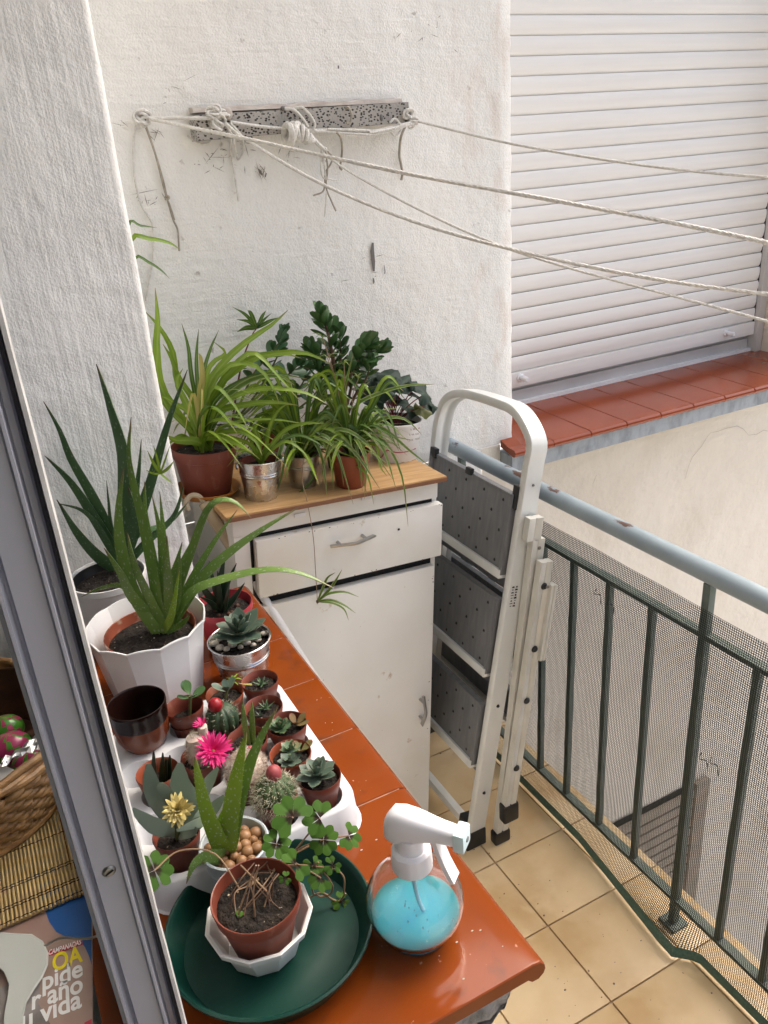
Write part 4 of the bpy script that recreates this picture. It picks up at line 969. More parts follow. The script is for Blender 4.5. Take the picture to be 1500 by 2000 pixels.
def fleshy(pts, w, th, par, m, tw=.9, teeth=0, name='leaf', prof=(.85, 1, .95, .85, .7, .5, .28, .05), n=18, side=None):
    """thick succulent leaf: crescent section, toothed edges"""
    ps = bez(pts, n); k = len(ps); vs = []; uv = []; tv = []; K = 8
    for i, p in enumerate(ps):
        T = (ps[min(i+1, k-1)]-ps[max(i-1, 0)]).normalized(); vd = (p-CAM).normalized()
        if side is None: b = T.cross(vd).normalized(); s_ = b*sin(tw)+(vd-T*vd.dot(T)).normalized()*cos(tw)
        else: s_ = (V(side)-T*V(side).dot(T)).normalized()
        nn = T.cross(s_).normalized(); 
        if nn.dot(vd) > 0: nn = -nn
        f = lerpw(prof, i/(k-1)); ww, hh = w*f, th*(.35+.65*f)*(1 if i < k-1 else .15)
        for j in range(K):
            a = 2*pi*j/K; sn = sin(a); vs.append(p+s_*ww*cos(a)+nn*hh*(sn*.18-.10*(1-abs(cos(a))) if sn > 0 else sn)); uv.append(((j/4 if j <= 4 else (8-j)/4), i/(k-1)))
        tv.append((p-s_*ww, -s_, T, f)); tv.append((p+s_*ww, s_, T, f))
    mb = MB().add(vs, [(i*K+j, i*K+(j+1) % K, (i+1)*K+(j+1) % K, (i+1)*K+j) for i in range(k-1) for j in range(K)]+[tuple(range(K)), tuple((k-1)*K+j for j in range(K))], uv)
    if teeth:
        for (p, s_, T, f) in tv[4:-4]:
            mb.cone(p-s_*.0006, p+s_*teeth+T*teeth*.6, teeth*.45, 4)
    return mb.build(name, m, par, ang=50)
def leafmesh(kind, m):
    """unit leaf lying along +X, length 1, shared by many leaves"""
    mb = MB(); n = 8; K = 8; vs = []; uv = []
    for i in range(n+1):
        t = i/n
        if kind == 'rosette': w_ = .30*(sin(pi*min(1, t*.78+.08))**.9)*(1 if t < .8 else 1-(t-.8)*3.6); h_ = .085*(1-t*.6); z = .16*t*t
        elif kind == 'spoon': w_ = .30*(t**.6)*sin(pi*(t*.93+.05))**.55*1.25; h_ = .065*sin(pi*(t*.9+.05)); z = .10*t*t-.03*t
        elif kind == 'spike': w_ = .13*(1-t)**.8+.004; h_ = .07*(1-t*.8); z = .12*t*t
        elif kind == 'lance': w_ = .17*sin(pi*(t*.94+.04))**.8; h_ = .006; z = -.35*t*t+.1*t
        elif kind == 'paddle': w_ = .20*sin(pi*(t*.86+.10))**.6; h_ = .055; z = .06*sin(t*3)
        elif kind == 'petal': w_ = .07*sin(pi*(t*.9+.08))**.7; h_ = .006; z = .15*t
        w_ = max(w_, .004)
        for j in range(K):
            a = 2*pi*j/K; sn = sin(a)
            vs.append(V((t, w_*cos(a), z+h_*(sn*.3 if sn > 0 else sn) + (w_*abs(cos(a))*.22 if kind in ('rosette', 'lance', 'spoon') else 0)))); uv.append(((j/4 if j <= 4 else (8-j)/4), t))
    mb.add(vs, [(i*K+j, i*K+(j+1) % K, (i+1)*K+(j+1) % K, (i+1)*K+j) for i in range(n) for j in range(K)]+[tuple(range(K)), tuple(n*K+j for j in range(K))], uv)
    return mb.mesh('leaf', m, ang=60)
LM = {}
def lm(kind, m):
    if (kind, m) not in LM: LM[(kind, m)] = leafmesh(kind, m)
    return LM[(kind, m)]
def putleaf(me, p, dirv, L, par, wid=1, up=V((0,0,1)), name='leaf', roll=0):
    x = V(dirv).normalized(); z = up-x*up.dot(x)
    if z.length < .05: z = V((1,0,0))-x*x.x
    z.normalize(); y = z.cross(x); M = MX.Identity(4); p = V(p)
    for i in range(3): M[i][0], M[i][1], M[i][2], M[i][3] = x[i], y[i], z[i], p[i]
    return inst(me, name, par, M @ MX.Rotation(roll, 4, 'X') @ MX.Diagonal((L, L*wid, L, 1)))
def rosette(p, r, par, m, layers=((7, .12, 1), (6, .5, .85), (5, .95, .6), (3, 1.3, .38)), kind='rosette', wid=1, rnd=.12, stem=0):
    for li, (n, el, s_) in enumerate(layers):
        for i in range(n):
            a = 2*pi*(i+li*.43)/n+R.uniform(-.15, .15); e_ = el+R.uniform(-rnd, rnd)
            putleaf(lm(kind, m), V(p)+V((0, 0, stem+li*r*.05)), (cos(a)*cos(e_), sin(a)*cos(e_), sin(e_)), r*s_*R.uniform(.9, 1.08), par, wid)
def soil(c, r, par, M=None, h=.004, m='soil'):
    M = M or MX.Translation(V(c)); mb = MB(); rings = 7; n = 26; vs = []; vs.append(M @ V((0, 0, h*.6)))
    for i in range(1, rings+1):
        for j in range(n):
            rr = r*i/rings; a = 2*pi*j/n+i*.2; vs.append(M @ V((rr*cos(a), rr*sin(a), h*(R.random()-.3) if i < rings else -h*.5)))
    fs = [(0, 1+j, 1+(j+1) % n) for j in range(n)]+[(1+(i-1)*n+j, 1+(i-1)*n+(j+1) % n, 1+i*n+(j+1) % n, 1+i*n+j) for i in range(1, rings) for j in range(n)]
    mb.add(vs, fs); return mb.build('soil', m, par, ang=80)
def pot(par, M, r0, r1, h, m='terracotta', band=.22, t=.0018, lip=.0022, n=40, name='pot'):
    """plastic flower pot with a rolled rim band, open inside"""
    hb = h*(1-band); rb = r0+(r1-r0)*(1-band)-lip*.5
    prof = [(0, 0), (r0-.002, 0), (r0, .002), (rb, hb-.001), (rb+lip, hb), (r1, h-.002), (r1-.0006, h), (r1-t, h-.0005), (rb+lip-t*1.3, hb+.001), (rb-t, hb-.003), (r0-t, .003), (0, .003)]
    return MB().lathe(prof, n, M).build(name, m, par, ang=45)
def bucket(par, M, r0, r1, h, m='galvanised', n=44, name='pail', ridges=(.62, .68)):
    prof = [(0, 0), (r0, 0), (r0+.001, .002)]
    def rr(f): return r0+(r1-r0)*f
    for f in (.2, .4, .55): prof.append((rr(f), h*f))
    for f in ridges: prof += [(rr(f-.02), h*(f-.02)), (rr(f)+.0012, h*f), (rr(f+.02), h*(f+.02))]
    prof += [(rr(.85), h*.85), (rr(.96), h*.965), (r1+.0018, h*.972), (r1+.0022, h*.99), (r1+.0006, h), (r1-.001, h*.99), (rr(.9)-.0012, h*.9), (r0-.001, .002), (0, .002)]
    return MB().lathe(prof, n, M).build(name, m, par, ang=35)
T3 = lambda p: MX.Translation(V(p))

# ------------------------------------------------------------------ plants on the cupboard plank
CUP = (CP.to_3x3() @ V((0,0,1))).normalized(); CO = CP @ V((0, 0, TP))
def onplank(u, v, h=0): return PPL(u, v, CO+CUP*h, CUP)-CUP*h
def CM(p): return frame(p, CP.to_3x3() @ V((1,0,0)), CUP)
def pxr(u0, u1, v, h):   # radius from left and right rim pixels at height h over the plank
    return (PPL(u0, v, CO+CUP*h, CUP)-PPL(u1, v, CO+CUP*h, CUP)).length/2
def arch(base, az, L, rise, par, m, w, droop=1.0, tw=None, n=5, fold=.25):
    dh = V((cos(az), sin(az), 0)); pts = []
    for i in range(n):
        t = i/(n-1); pts.append(base+dh*L*(t**.9)*(.35+.65*t) + V((0, 0, 1))*(rise*(1.6*t-droop*1.25*t*t)))
    sd_ = V((-sin(az), cos(az), R.uniform(-.35, .35)))
    return strap(pts, w, par, m, side=sd_, fold=fold)
def pxleaf(base, px, w, par, m, dd=0, tw=.9, fold=.25, **k):
    """strap leaf through photograph pixels; the tip stands dd metres behind (+) or before (-) the base"""
    n = len(px); pts = [base]+[PD(u, v, base, dd*(i+1)/n) for i, (u, v) in enumerate(px)]
    return strap(pts, w, par, m, tw=tw, fold=fold, **k)

# 1 big spider plant
h1 = .098; b1 = onplank(398, 872, h1); M1 = CM(b1)
sa = thing('plant_saucer', 'orange saucer under the large terracotta pot', 'saucer', M=M1)
MB().lathe([(0, 0), (.052, 0), (.066, .012), (.067, .015), (.064, .015), (.050, .003), (0, .003)], 40, M1).build('dish', 'saucer_orange', sa)
sp = thing('spider_plant', 'large bright green spider plant in terracotta pot at the left of the plank', 'potted plant', M=M1 @ T3((0, 0, .003)))
M1b = M1 @ T3((0, 0, .0032)); pot(sp, M1b, .046, .064, h1, 'terracotta'); soil(0, .058, sp, M1b @ T3((0, 0, h1-.012)))
base = (M1b @ V((0, 0, h1-.012)))
def b_(): return base+V((R.uniform(-.012, .012), R.uniform(-.012, .012), 0))
for px, w_, dd, m_ in (
    ([(322, 770), (306, 690), (308, 625), (303, 562)], .0105, -.02, 'leaf_spider'), ([(350, 760), (338, 690), (312, 640), (282, 607)], .006, .03, 'leaf_spider'), ([(330, 800), (312, 760), (290, 700), (284, 640)], .006, .04, 'leaf_spider'),
    ([(375, 740), (368, 680), (355, 632)], .0045, .05, 'leaf_spider_dark'), ([(385, 740), (384, 690), (388, 642)], .004, .05, 'leaf_spider_dark'), ([(395, 750), (408, 690), (427, 645)], .0048, .04, 'leaf_spider_dark'),
    ([(400, 770), (430, 715), (480, 668), (530, 635), (562, 606)], .0085, .03, 'leaf_spider'), ([(395, 780), (410, 715), (440, 690), (418, 668)], .005, -.02, 'leaf_spider'),
    ([(405, 770), (450, 712), (500, 715), (530, 750), (546, 790)], .0062, -.02, 'leaf_spider'), ([(410, 780), (465, 705), (500, 690), (540, 730), (588, 786)], .006, -.02, 'leaf_spider'),
    ([(415, 780), (470, 710), (540, 690), (600, 690), (648, 712)], .007, .03, 'leaf_spider'), ([(420, 800), (480, 765), (540, 758), (600, 768), (640, 790)], .0068, -.02, 'leaf_spider'),
    ([(415, 810), (470, 792), (530, 785), (585, 792)], .0068, -.04, 'leaf_spider'), ([(415, 790), (470, 745), (530, 730), (600, 740)], .005, .02, 'leaf_spider_dark'),
    ([(400, 790), (420, 755), (445, 775), (470, 810), (487, 842)], .0050, -.05, 'leaf_spider'), ([(390, 780), (395, 740), (392, 700), (388, 690)], .006, -.01, 'leaf_yellow'),
    ([(370, 800), (355, 770), (345, 745), (357, 720)], .006, .0, 'leaf_spider'), ([(370, 810), (345, 790), (320, 775), (300, 780)], .006, .0, 'leaf_spider'),
    ([(360, 852), (340, 858), (328, 870)], .005, -.04, 'leaf_spider'), ([(400, 855), (430, 855), (465, 868), (492, 884)], .0085, -.07, 'leaf_spider'), ([(385, 862), (345, 860), (325, 850)], .0080, -.05, 'leaf_spider'),
    ([(410, 860), (430, 845), (470, 842), (500, 862), (512, 890)], .006, -.06, 'leaf_spider'), ([(385, 800), (375, 770), (360, 850)], .004, -.06, 'leaf_yellow'), ([(395, 800), (395, 760), (392, 810)], .0028, -.06, 'leaf_yellow'),
    ([(420, 770), (460, 725), (500, 700), (545, 690), (590, 700)], .0055, .05, 'leaf_spider'), ([(430, 790), (490, 742), (545, 735), (575, 752)], .0052, .01, 'leaf_spider_var'), ([(380, 790), (350, 740), (335, 700), (318, 672)], .007, .03, 'leaf_spider')):
    pxleaf(b_(), px, w_*1.05, sp, m_, dd, tw=R.uniform(.75, 1.35))
for i in range(44):
    a = rad(R.uniform(-85, 100)); arch(b_(), a, R.uniform(.09, .23), R.uniform(.10, .21), sp, R.choice(['leaf_spider', 'leaf_spider', 'leaf_spider_dark']), R.uniform(.0038, .0068), R.uniform(.85, 1.3))
# stolon hanging in front of the cupboard with a plantlet
s0 = onplank(590, 940, .03)
# 2 pail with a young spider plant
def pail(u0, u1, vr, h, r0f, m, label):
    b = onplank((u0+u1)/2, vr, h); r = pxr(u0, u1, vr, h); M = CM(b); t = thing('metal_pail', label, 'pail', M=M); bucket(t, M, r*r0f, r, h, m)
    for k in (-1, 1):
        e_ = M @ V((k*(r+.002), 0, h*.86)); MB().lathe([(.003, 0), (.006, .0), (.006, .0025), (.003, .0025)], 12, frame(e_, (0,0,1), CP.to_3x3() @ V((k,0,0))), close=True).build('handle_lug', m, t)
    return M, r
M2, r2 = pail(463, 550, 893, .082, .72, 'galvanised', 'shiny metal pail at the front edge of the plank, left of the dull pail')
s2 = thing('young_spider_plant', 'young spider plant with one pale stem growing in the shiny metal pail', 'potted plant', M=M2 @ T3((0, 0, .003)))
pot(s2, M2 @ T3((0, 0, .004)), r2*.62, r2*.90, .072, 'terracotta', band=.12); soil(0, r2*.80, s2, M2 @ T3((0, 0, .064)))
base = M2 @ V((.002, 0, .066))
for px, w_, dd, m_ in (([(505, 858), (498, 838), (505, 828)], .007, 0, 'leaf_spider'), ([(490, 870), (465, 858), (440, 852), (415, 862)], .005, -.02, 'leaf_spider'), ([(530, 870), (560, 838), (600, 826), (636, 828)], .0055, -.01, 'leaf_spider'),
    ([(530, 880), (560, 862), (590, 880), (606, 902)], .005, -.03, 'leaf_spider'), ([(520, 870), (528, 830), (545, 800), (560, 790)], .005, .02, 'leaf_spider'), ([(495, 872), (480, 846), (455, 836), (438, 840)], .0045, .02, 'leaf_spider'), ([(535, 872), (575, 850), (610, 858), (640, 880)], .0045, -.02, 'leaf_spider_dark')):
    pxleaf(base, px, w_*.85, s2, m_, dd, tw=R.uniform(.8, 1.3))
for i in range(7): arch(base, rad(R.uniform(-60, 240)), R.uniform(.05, .12), R.uniform(.05, .10), s2, 'leaf_spider', R.uniform(.003, .005), R.uniform(.9, 1.3))
# 3 dull pail
M3, r3 = pail(556, 624, 884, .070, .74, 'galvanised_old', 'dull stained metal pail on the plank, right of the shiny pail')
s3 = thing('spider_plant', 'spider plant with arching leaves growing in the dull metal pail', 'potted plant', M=M3 @ T3((0, 0, .003)))
pot(s3, M3 @ T3((0, 0, .004)), r3*.60, r3*.88, .062, 'terracotta', band=.12); soil(0, r3*.78, s3, M3 @ T3((0, 0, .055)))
base = M3 @ V((0, 0, .056))
for px, w_, dd, m_ in (([(575, 860), (560, 880), (550, 930), (528, 1005)], .0042, -.06, 'leaf_spider_dark'), ([(570, 850), (575, 870), (572, 905)], .005, -.05, 'leaf_spider_var'), ([(600, 840), (630, 850), (660, 890), (672, 950)], .0045, -.05, 'leaf_spider_dark'),
    ([(610, 840), (650, 840), (690, 880), (718, 970)], .005, -.05, 'leaf_spider'), ([(580, 820), (560, 780), (540, 770)], .004, .02, 'leaf_spider'), ([(600, 830), (620, 790), (660, 770)], .0045, .0, 'leaf_spider'), ([(605, 850), (640, 880), (652, 960)], .004, -.06, 'leaf_spider'),
    ([(590, 880), (612, 930), (588, 960), (545, 1000), (520, 1030)], .0038, -.07, 'leaf_spider_dark'), ([(600, 860), (625, 880), (635, 920)], .0038, -.05, 'leaf_spider_var')):
    pxleaf(base, px, w_*.9, s3, m_, dd, tw=R.uniform(.8, 1.3))
for i in range(26): arch(base, rad(R.uniform(-130, 200)), R.uniform(.07, .16), R.uniform(.05, .12), s3, R.choice(['leaf_spider', 'leaf_spider_dark', 'leaf_spider_var']), R.uniform(.0034, .0056), R.uniform(.85, 1.3))
for px in ([(640, 850), (690, 880), (742, 955)], [(620, 850), (655, 875), (690, 985)], [(560, 850), (545, 890), (520, 960)], [(650, 840), (710, 860), (770, 940)], [(610, 860), (630, 900), (640, 985)]): pxleaf(base, px, R.uniform(.0042, .0058), s3, R.choice(['leaf_spider', 'leaf_spider_var']), -.07, tw=R.uniform(.8, 1.2))
for i in range(54):
    tp = (592+R.choice((-1, 1))*R.uniform(30, 140), R.uniform(770, 905)); md = (592+(tp[0]-592)*R.uniform(.35, .65), min(850, tp[1])-R.uniform(15, 50)); pxleaf(base, [md, tp], R.uniform(.0034, .006), s3, R.choice(['leaf_spider', 'leaf_spider_dark', 'leaf_spider']), R.uniform(-.03, .07), tw=R.uniform(.7, 1.4))
st_ = [PD(594, 890, base, -.03), PD(590, 935, base, -.07), PD(601, 985, base, -.10), PD(612, 1050, base, -.115), PD(616, 1110, base, -.12), PD(620, 1175, base, -.12)]
MB().tube(bez(st_, 24), .0008, 6).build('runner', 'stem_straw', s3)
pb_ = st_[-1]; MB().ball(pb_, (.003, .003, .004)).build('plantlet_node', 'stem_brown', s3)
for px, w_ in (([(640, 1160), (672, 1156), (701, 1166)], .0036), ([(645, 1172), (672, 1182), (695, 1198)], .0034), ([(650, 1178), (672, 1190), (681, 1212)], .003), ([(640, 1155), (655, 1135), (668, 1112)], .0042), ([(632, 1145), (640, 1128), (655, 1118)], .003)):
    pxleaf(pb_, px, w_, s3, 'leaf_spider_var', R.uniform(-.02, .02), tw=R.uniform(.8, 1.3))
for k in range(6): MB().tube([pb_, pb_+V((R.uniform(-.004, .004), R.uniform(-.004, .004), R.uniform(-.007, -.001)))], .0006, 5).build('root', 'stem_brown', s3)
# 4 small terracotta pot
h4 = .074; b4 = onplank(684, 880, h4); M4 = CM(b4)
s4 = thing('spider_plant', 'variegated spider plant in a small orange pot beside the white tub', 'potted plant', M=M4)
pot(s4, M4, .030, .041, h4, 'terracotta_orange', band=.06, lip=.0008); soil(0, .038, s4, M4 @ T3((0, 0, h4-.010)))
base = M4 @ V((0, 0, h4-.008))
for px, w_, dd, m_ in (([(690, 800), (740, 768), (800, 752), (848, 751)], .0052, .0, 'leaf_spider_var'), ([(710, 850), (745, 818), (790, 818), (825, 850)], .0050, -.02, 'leaf_spider_var'), ([(715, 840), (750, 838), (800, 880), (846, 916)], .0045, -.03, 'leaf_spider_var'),
    ([(710, 860), (750, 862), (785, 930), (797, 1028)], .0042, -.05, 'leaf_spider_var'), ([(705, 870), (735, 870), (742, 910), (756, 930)], .004, -.05, 'leaf_spider'), ([(690, 870), (660, 860), (650, 900), (648, 950)], .0045, -.05, 'leaf_spider'),
    ([(675, 850), (640, 830), (610, 850), (590, 890)], .005, -.03, 'leaf_spider'), ([(680, 850), (650, 820), (615, 820), (580, 840)], .0045, -.02, 'leaf_spider_dark'), ([(685, 830), (670, 780), (680, 730), (690, 690)], .004, .02, 'leaf_spider_var'),
    ([(690, 830), (700, 780), (720, 745)], .004, .0, 'leaf_spider_var'), ([(700, 840), (730, 800), (762, 810)], .004, -.02, 'leaf_spider_dark'), ([(700, 850), (728, 830), (760, 850), (806, 860)], .0038, -.03, 'leaf_spider_dark'), ([(680, 830), (655, 790), (640, 740)], .0036, .02, 'leaf_spider_dark'),
    ([(690, 860), (700, 890), (708, 960)], .0040, -.06, 'leaf_spider_var'), ([(680, 860), (690, 900), (718, 930), (730, 985)], .004, -.06, 'leaf_spider')):
    pxleaf(base, px, w_*.9, s4, m_, dd, tw=R.uniform(.8, 1.35))
for i in range(52): arch(base, rad(R.uniform(-170, 190)), R.uniform(.06, .15), R.uniform(.05, .13), s4, R.choice(['leaf_spider_dark', 'leaf_spider_dark', 'leaf_spider_var', 'leaf_spider']), R.uniform(.0028, .0046), R.uniform(.8, 1.3))
for px in ([(720, 850), (750, 880), (775, 960)], [(660, 850), (640, 880), (625, 950)], [(700, 860), (715, 900), (712, 975)]): pxleaf(base, px, R.uniform(.0040, .0054), s4, 'leaf_spider_var', -.06, tw=R.uniform(.8, 1.2))
for i in range(46):
    tp = (688+R.choice((-1, 1))*R.uniform(30, 115), R.uniform(760, 905)); md = (688+(tp[0]-688)*R.uniform(.35, .65), min(845, tp[1])-R.uniform(15, 50)); pxleaf(base, [md, tp], R.uniform(.0028, .0050), s4, R.choice(['leaf_spider_var', 'leaf_spider_dark', 'leaf_spider', 'leaf_spider']), R.uniform(-.03, .06), tw=R.uniform(.7, 1.4))
for k in range(5):      # little plantlets on runners above the leaves
    c = PD(*((640, 700), (672, 715), (630, 660), (700, 740), (655, 735))[k], base, .02); MB().tube(bez([base, base.lerp(c, .5)+V((0, 0, .04)), c], 12), .0008, 5).build('runner', 'stem_straw', s4)
    for j in range(6): arch(c, R.uniform(0, 6.28), R.uniform(.018, .032), R.uniform(.012, .024), s4, 'leaf_spider_var', R.uniform(.0014, .002), 1.1)
# 5 white tub with cyclamen
h5 = .088; b5 = onplank(771, 818, h5); M5 = CM(b5); r5 = pxr(719, 823, 818, h5)
tu = thing('white_tub', 'white plastic tub with faded red print at the right end of the plank', 'tub', M=M5)
MB().lathe([(0, 0), (r5*.84, 0), (r5*.86, .002), (r5*.985, h5*.93), (r5*1.02, h5*.935), (r5*1.02, h5*.995), (r5*.99, h5), (r5*.965, h5*.99), (r5*.84, .004), (0, .003)], 44, M5, wave=lambda a, r, z, i: (r, z+(.0012*sin(a*21) if i in (1, 2) else 0))).build('wall', 'white_matte', tu)
def onpot(u, v, M, rf):  # pixel to a point on a cone about M
    lo_, c = None, M.translation
    best = None
    r_ = ray(u, v); inv = M.inverted(); o = inv @ CAM; d_ = inv.to_3x3() @ r_
    t = .5
    for i in range(4000):
        q_ = o+d_*t
        if math.hypot(q_.x, q_.y) <= rf(q_.z): return q_
        t += .0005
    return q_
rf5 = lambda z: r5*(.86+.125*z/(h5*.93))+.0006
def decal(pxs, M, rf, name, m_, par, wpx=2.2):
    pts = [M @ onpot(u, v, M, rf) for u, v in pxs]; MB().tube(bez(pts, max(6, len(pts)*4)), wpx*.0005, 4).build(name, m_, par)
decal([(726, 868), (735, 890), (745, 893), (755, 880), (775, 884), (795, 882), (812, 876)], M5, rf5, 'red_ribbon_print', 'label_red', tu, 2.4)
for j in range(5): decal([(769, 841+j*3), (780, 840+j*3)], M5, rf5, 'print_line', 'label_print', tu, 1.4)
for i in range(9):
    for j in range(3):
        if R.random() < .7: decal([(800+i*2.4, 838+j*10-i*.4), (800.9+i*2.4, 841+j*10-i*.4)], M5, rf5, 'print_mark', 'label_red' if j == 0 else 'label_print', tu, 1.1)
cy = thing('cyclamen', 'dark crumpled leafy cyclamen growing in the white tub', 'potted plant', M=M5 @ T3((0, 0, h5*.8)))
soil(0, r5*.93, cy, M5 @ T3((0, 0, h5*.86)))
MB().lathe([(r5*.79, .006), (r5*.90, h5*.84), (0, h5*.84), (0, .004)], 24, M5).build('root_ball', 'soil', cy)
base = M5 @ V((0, 0, h5*.86))
def heart(c, nrm, up_, L, par, m_, name='leaf'):
    """lobed, wavy heart leaf"""
    M = frame(c, up_, nrm); mb = MB(); n = 22; vs = [M @ V((0, 0, 0))]; uv = [(.5, 0)]; ph = R.uniform(0, 6)
    for ring, f in enumerate((.5, 1)):
        for j in range(n):
            a = 2*pi*j/n; rr = L*(.62-.30*math.exp(-((a-pi)/.35)**2)+.22*math.exp(-(min(a, 2*pi-a)/.4)**2)+.04*sin(9*a+ph))*f
            vs.append(M @ V((rr*cos(a), rr*sin(a), f*f*L*(.13*sin(3*a+ph)+.08*sin(5*a+2*ph)-.16)))); uv.append((.5+.5*sin(a)*f, f))
    mb.add(vs, [(0, 1+j, 1+(j+1) % n) for j in range(n)]+[(1+j, 1+(j+1) % n, 1+n+(j+1) % n, 1+n+j) for j in range(n)], uv); return mb.build(name, m_, par, ang=80)
for k, (u, v, L) in enumerate(((735, 745, .036), (760, 738, .034), (785, 755, .036), (810, 775, .034), (830, 775, .030), (835, 798, .026), (800, 800, .032), (770, 785, .034), (745, 775, .032), (720, 770, .030), (752, 765, .034), (790, 790, .030), (822, 805, .026), (735, 790, .028), (812, 760, .026), (845, 795, .020), (770, 760, .032), (725, 745, .026))):
    c = PD(u, v-6, base, R.uniform(-.035, .045)); out = (c-base).normalized()
    heart(c, (out.x*.8+R.uniform(-.3, .3), out.y*.8-.5+R.uniform(-.3, .3), .7+R.uniform(-.2, .4)), out+V((R.uniform(-.3, .3), 0, -.4)), L*1.3, cy, 'leaf_cyclamen_old' if k == 12 else 'leaf_cyclamen')
    MB().tube(bez([base+V((R.uniform(-.01, .01), R.uniform(-.01, .01), 0)), base.lerp(c, .5)+V((0, 0, .01)), c], 8), .0012, 6).build('stalk', 'stem_wine', cy)
# 6 jade plant in a pot behind
h6 = .085; b6 = onplank(668, 838, h6); M6 = CM(b6); iq = CP.inverted() @ b6
cr = thing('jade_plant', 'dark glossy jade plant standing tall against the wall', 'potted plant', M=M6)
pot(cr, M6, .032, .044, h6, 'black_plastic'); soil(0, .040, cr, M6 @ T3((0, 0, h6-.01))); base = M6 @ V((0, 0, h6-.01))
def branch(pxs, r0, leaves, par, m_, lmat, L0, dd0=0):
    pts = bez([base if u is None else PD(u, v, base, d_) for u, v, d_ in pxs], 20); k = len(pts)
    MB().tube(pts, [r0*(1-.6*i/(k-1)) for i in range(k)], 8).build('branch', m_, par)
    for j in range(leaves):
        t = .35+.65*j/(leaves-1); p = pts[min(k-1, int(t*(k-1)))]; T = (pts[-1]-pts[-4]).normalized()
        for sgn in (-1, 1):
            a = j*1.57+.3+(0 if sgn > 0 else pi)+R.uniform(-.3, .3); x = T.cross(V((0,1,.2))).normalized(); y = T.cross(x)
            dirv = (x*cos(a)+y*sin(a))*(1.1-.5*t)+T*(.25+.65*t*t); putleaf(lm('spoon', lmat), p, dirv, L0*R.uniform(.75, 1.15)*(1.05-.25*t), par, R.uniform(.85, 1.1), up=V((0,0,1))+T*.4, roll=R.uniform(-.5, .5))
    for j in range(3):
        a = j*2.1; x = T.cross(V((0,1,.2))).normalized(); y = T.cross(x); putleaf(lm('spoon', lmat), pts[-1], (x*cos(a)+y*sin(a))*.4+T, L0*R.uniform(.6, .9), par, .9, up=-(x*cos(a)+y*sin(a)))
branch([(None, 0, 0), (655, 760, .0), (650, 700, .0), (640, 650, .0), (632, 625, 0)], .006, 12, cr, 'stem_brown', 'leaf_crassula', .050)
branch([(None, 0, 0), (672, 770, -.01), (690, 720, -.01), (705, 690, -.01), (715, 680, -.01)], .005, 11, cr, 'stem_brown', 'leaf_crassula', .048)
branch([(None, 0, 0), (660, 760, .02), (665, 710, .02), (665, 665, .02)], .005, 11, cr, 'stem_brown', 'leaf_crassula', .048)
branch([(None, 0, 0), (685, 760, .03), (700, 720, .03), (735, 690, .03)], .004, 9, cr, 'stem_brown', 'leaf_crassula', .048)
branch([(None, 0, 0), (650, 770, -.01), (630, 720, -.01), (612, 690, -.01)], .004, 9, cr, 'stem_brown', 'leaf_crassula', .048)
branch([(None, 0, 0), (690, 780, -.02), (715, 740, -.02), (722, 715, -.02)], .004, 6, cr, 'stem_brown', 'leaf_crassula', .040)
branch([(None, 0, 0), (645, 790, -.02), (628, 755, -.02), (622, 725, -.02)], .004, 6, cr, 'stem_brown', 'leaf_crassula', .040)
# 7 leafy plant in a white pot at the back, 8 low dark pot
h7 = .088; b7 = onplank(452, 822, h7); M7 = CM(b7)
k7 = thing('kalanchoe', 'leafy green plant in a white pot behind the large spider plant', 'potted plant', M=M7)
pot(k7, M7, .036, .047, h7, 'white_plastic', band=.18); soil(0, .042, k7, M7 @ T3((0, 0, h7-.01))); base = M7 @ V((0, 0, h7-.01))
branch([(None, 0, 0), (490, 740, .0), (520, 700, .0), (545, 672, .0)], .003, 6, k7, 'stem_green', 'leaf_kalanchoe', .042)
branch([(None, 0, 0), (470, 720, .0), (490, 660, .0), (502, 640, .0)], .0026, 2, k7, 'stem_wine', 'leaf_kalanchoe', .014)
tip = PD(502, 641, base, 0)
for px, w_ in (([(480, 615), (455, 600)], .0042), ([(490, 612), (484, 606)], .005), ([(512, 618), (520, 606)], .0042), ([(525, 628), (545, 620)], .0045), ([(485, 628), (462, 624)], .0042), ([(482, 640), (463, 648)], .006), ([(515, 625), (530, 612)], .003)):
    pxleaf(tip, px, w_, k7, 'leaf_spider_dark', R.uniform(-.02, .02), tw=1.1, prof=(.4, .9, 1, .8, .4, .06))
branch([(None, 0, 0), (530, 760, -.01), (565, 730, -.01), (580, 715, -.01)], .003, 5, k7, 'stem_green', 'leaf_kalanchoe', .040)
branch([(None, 0, 0), (500, 770, .02), (540, 700, .02), (552, 655, .02)], .003, 6, k7, 'stem_green', 'leaf_kalanchoe', .038)
h8 = .060; b8 = onplank(478, 853, h8); M8 = CM(onplank(520, 832, h8))
k8 = thing('leafy_pot_plant', 'low dark red pot with green leaves at the back, behind the two pails', 'potted plant', M=M8)
pot(k8, M8, .034, .044, h8, 'terracotta'); soil(0, .040, k8, M8 @ T3((0, 0, h8-.01))); base = M8 @ V((0, 0, h8-.01))
branch([(None, 0, 0), (560, 790, .01), (590, 750, .01), (600, 725, .01)], .003, 6, k8, 'stem_green', 'leaf_kalanchoe', .040)
branch([(None, 0, 0), (580, 800, -.01), (615, 770, -.01), (625, 745, -.01)], .003, 5, k8, 'stem_green', 'leaf_crassula', .026)
for i in range(26): arch(base, rad(R.uniform(-150, 170)), R.uniform(.05, .14), R.uniform(.06, .14), k8, R.choice(['leaf_spider_dark', 'leaf_spider']), R.uniform(.003, .0045), R.uniform(.9, 1.3))
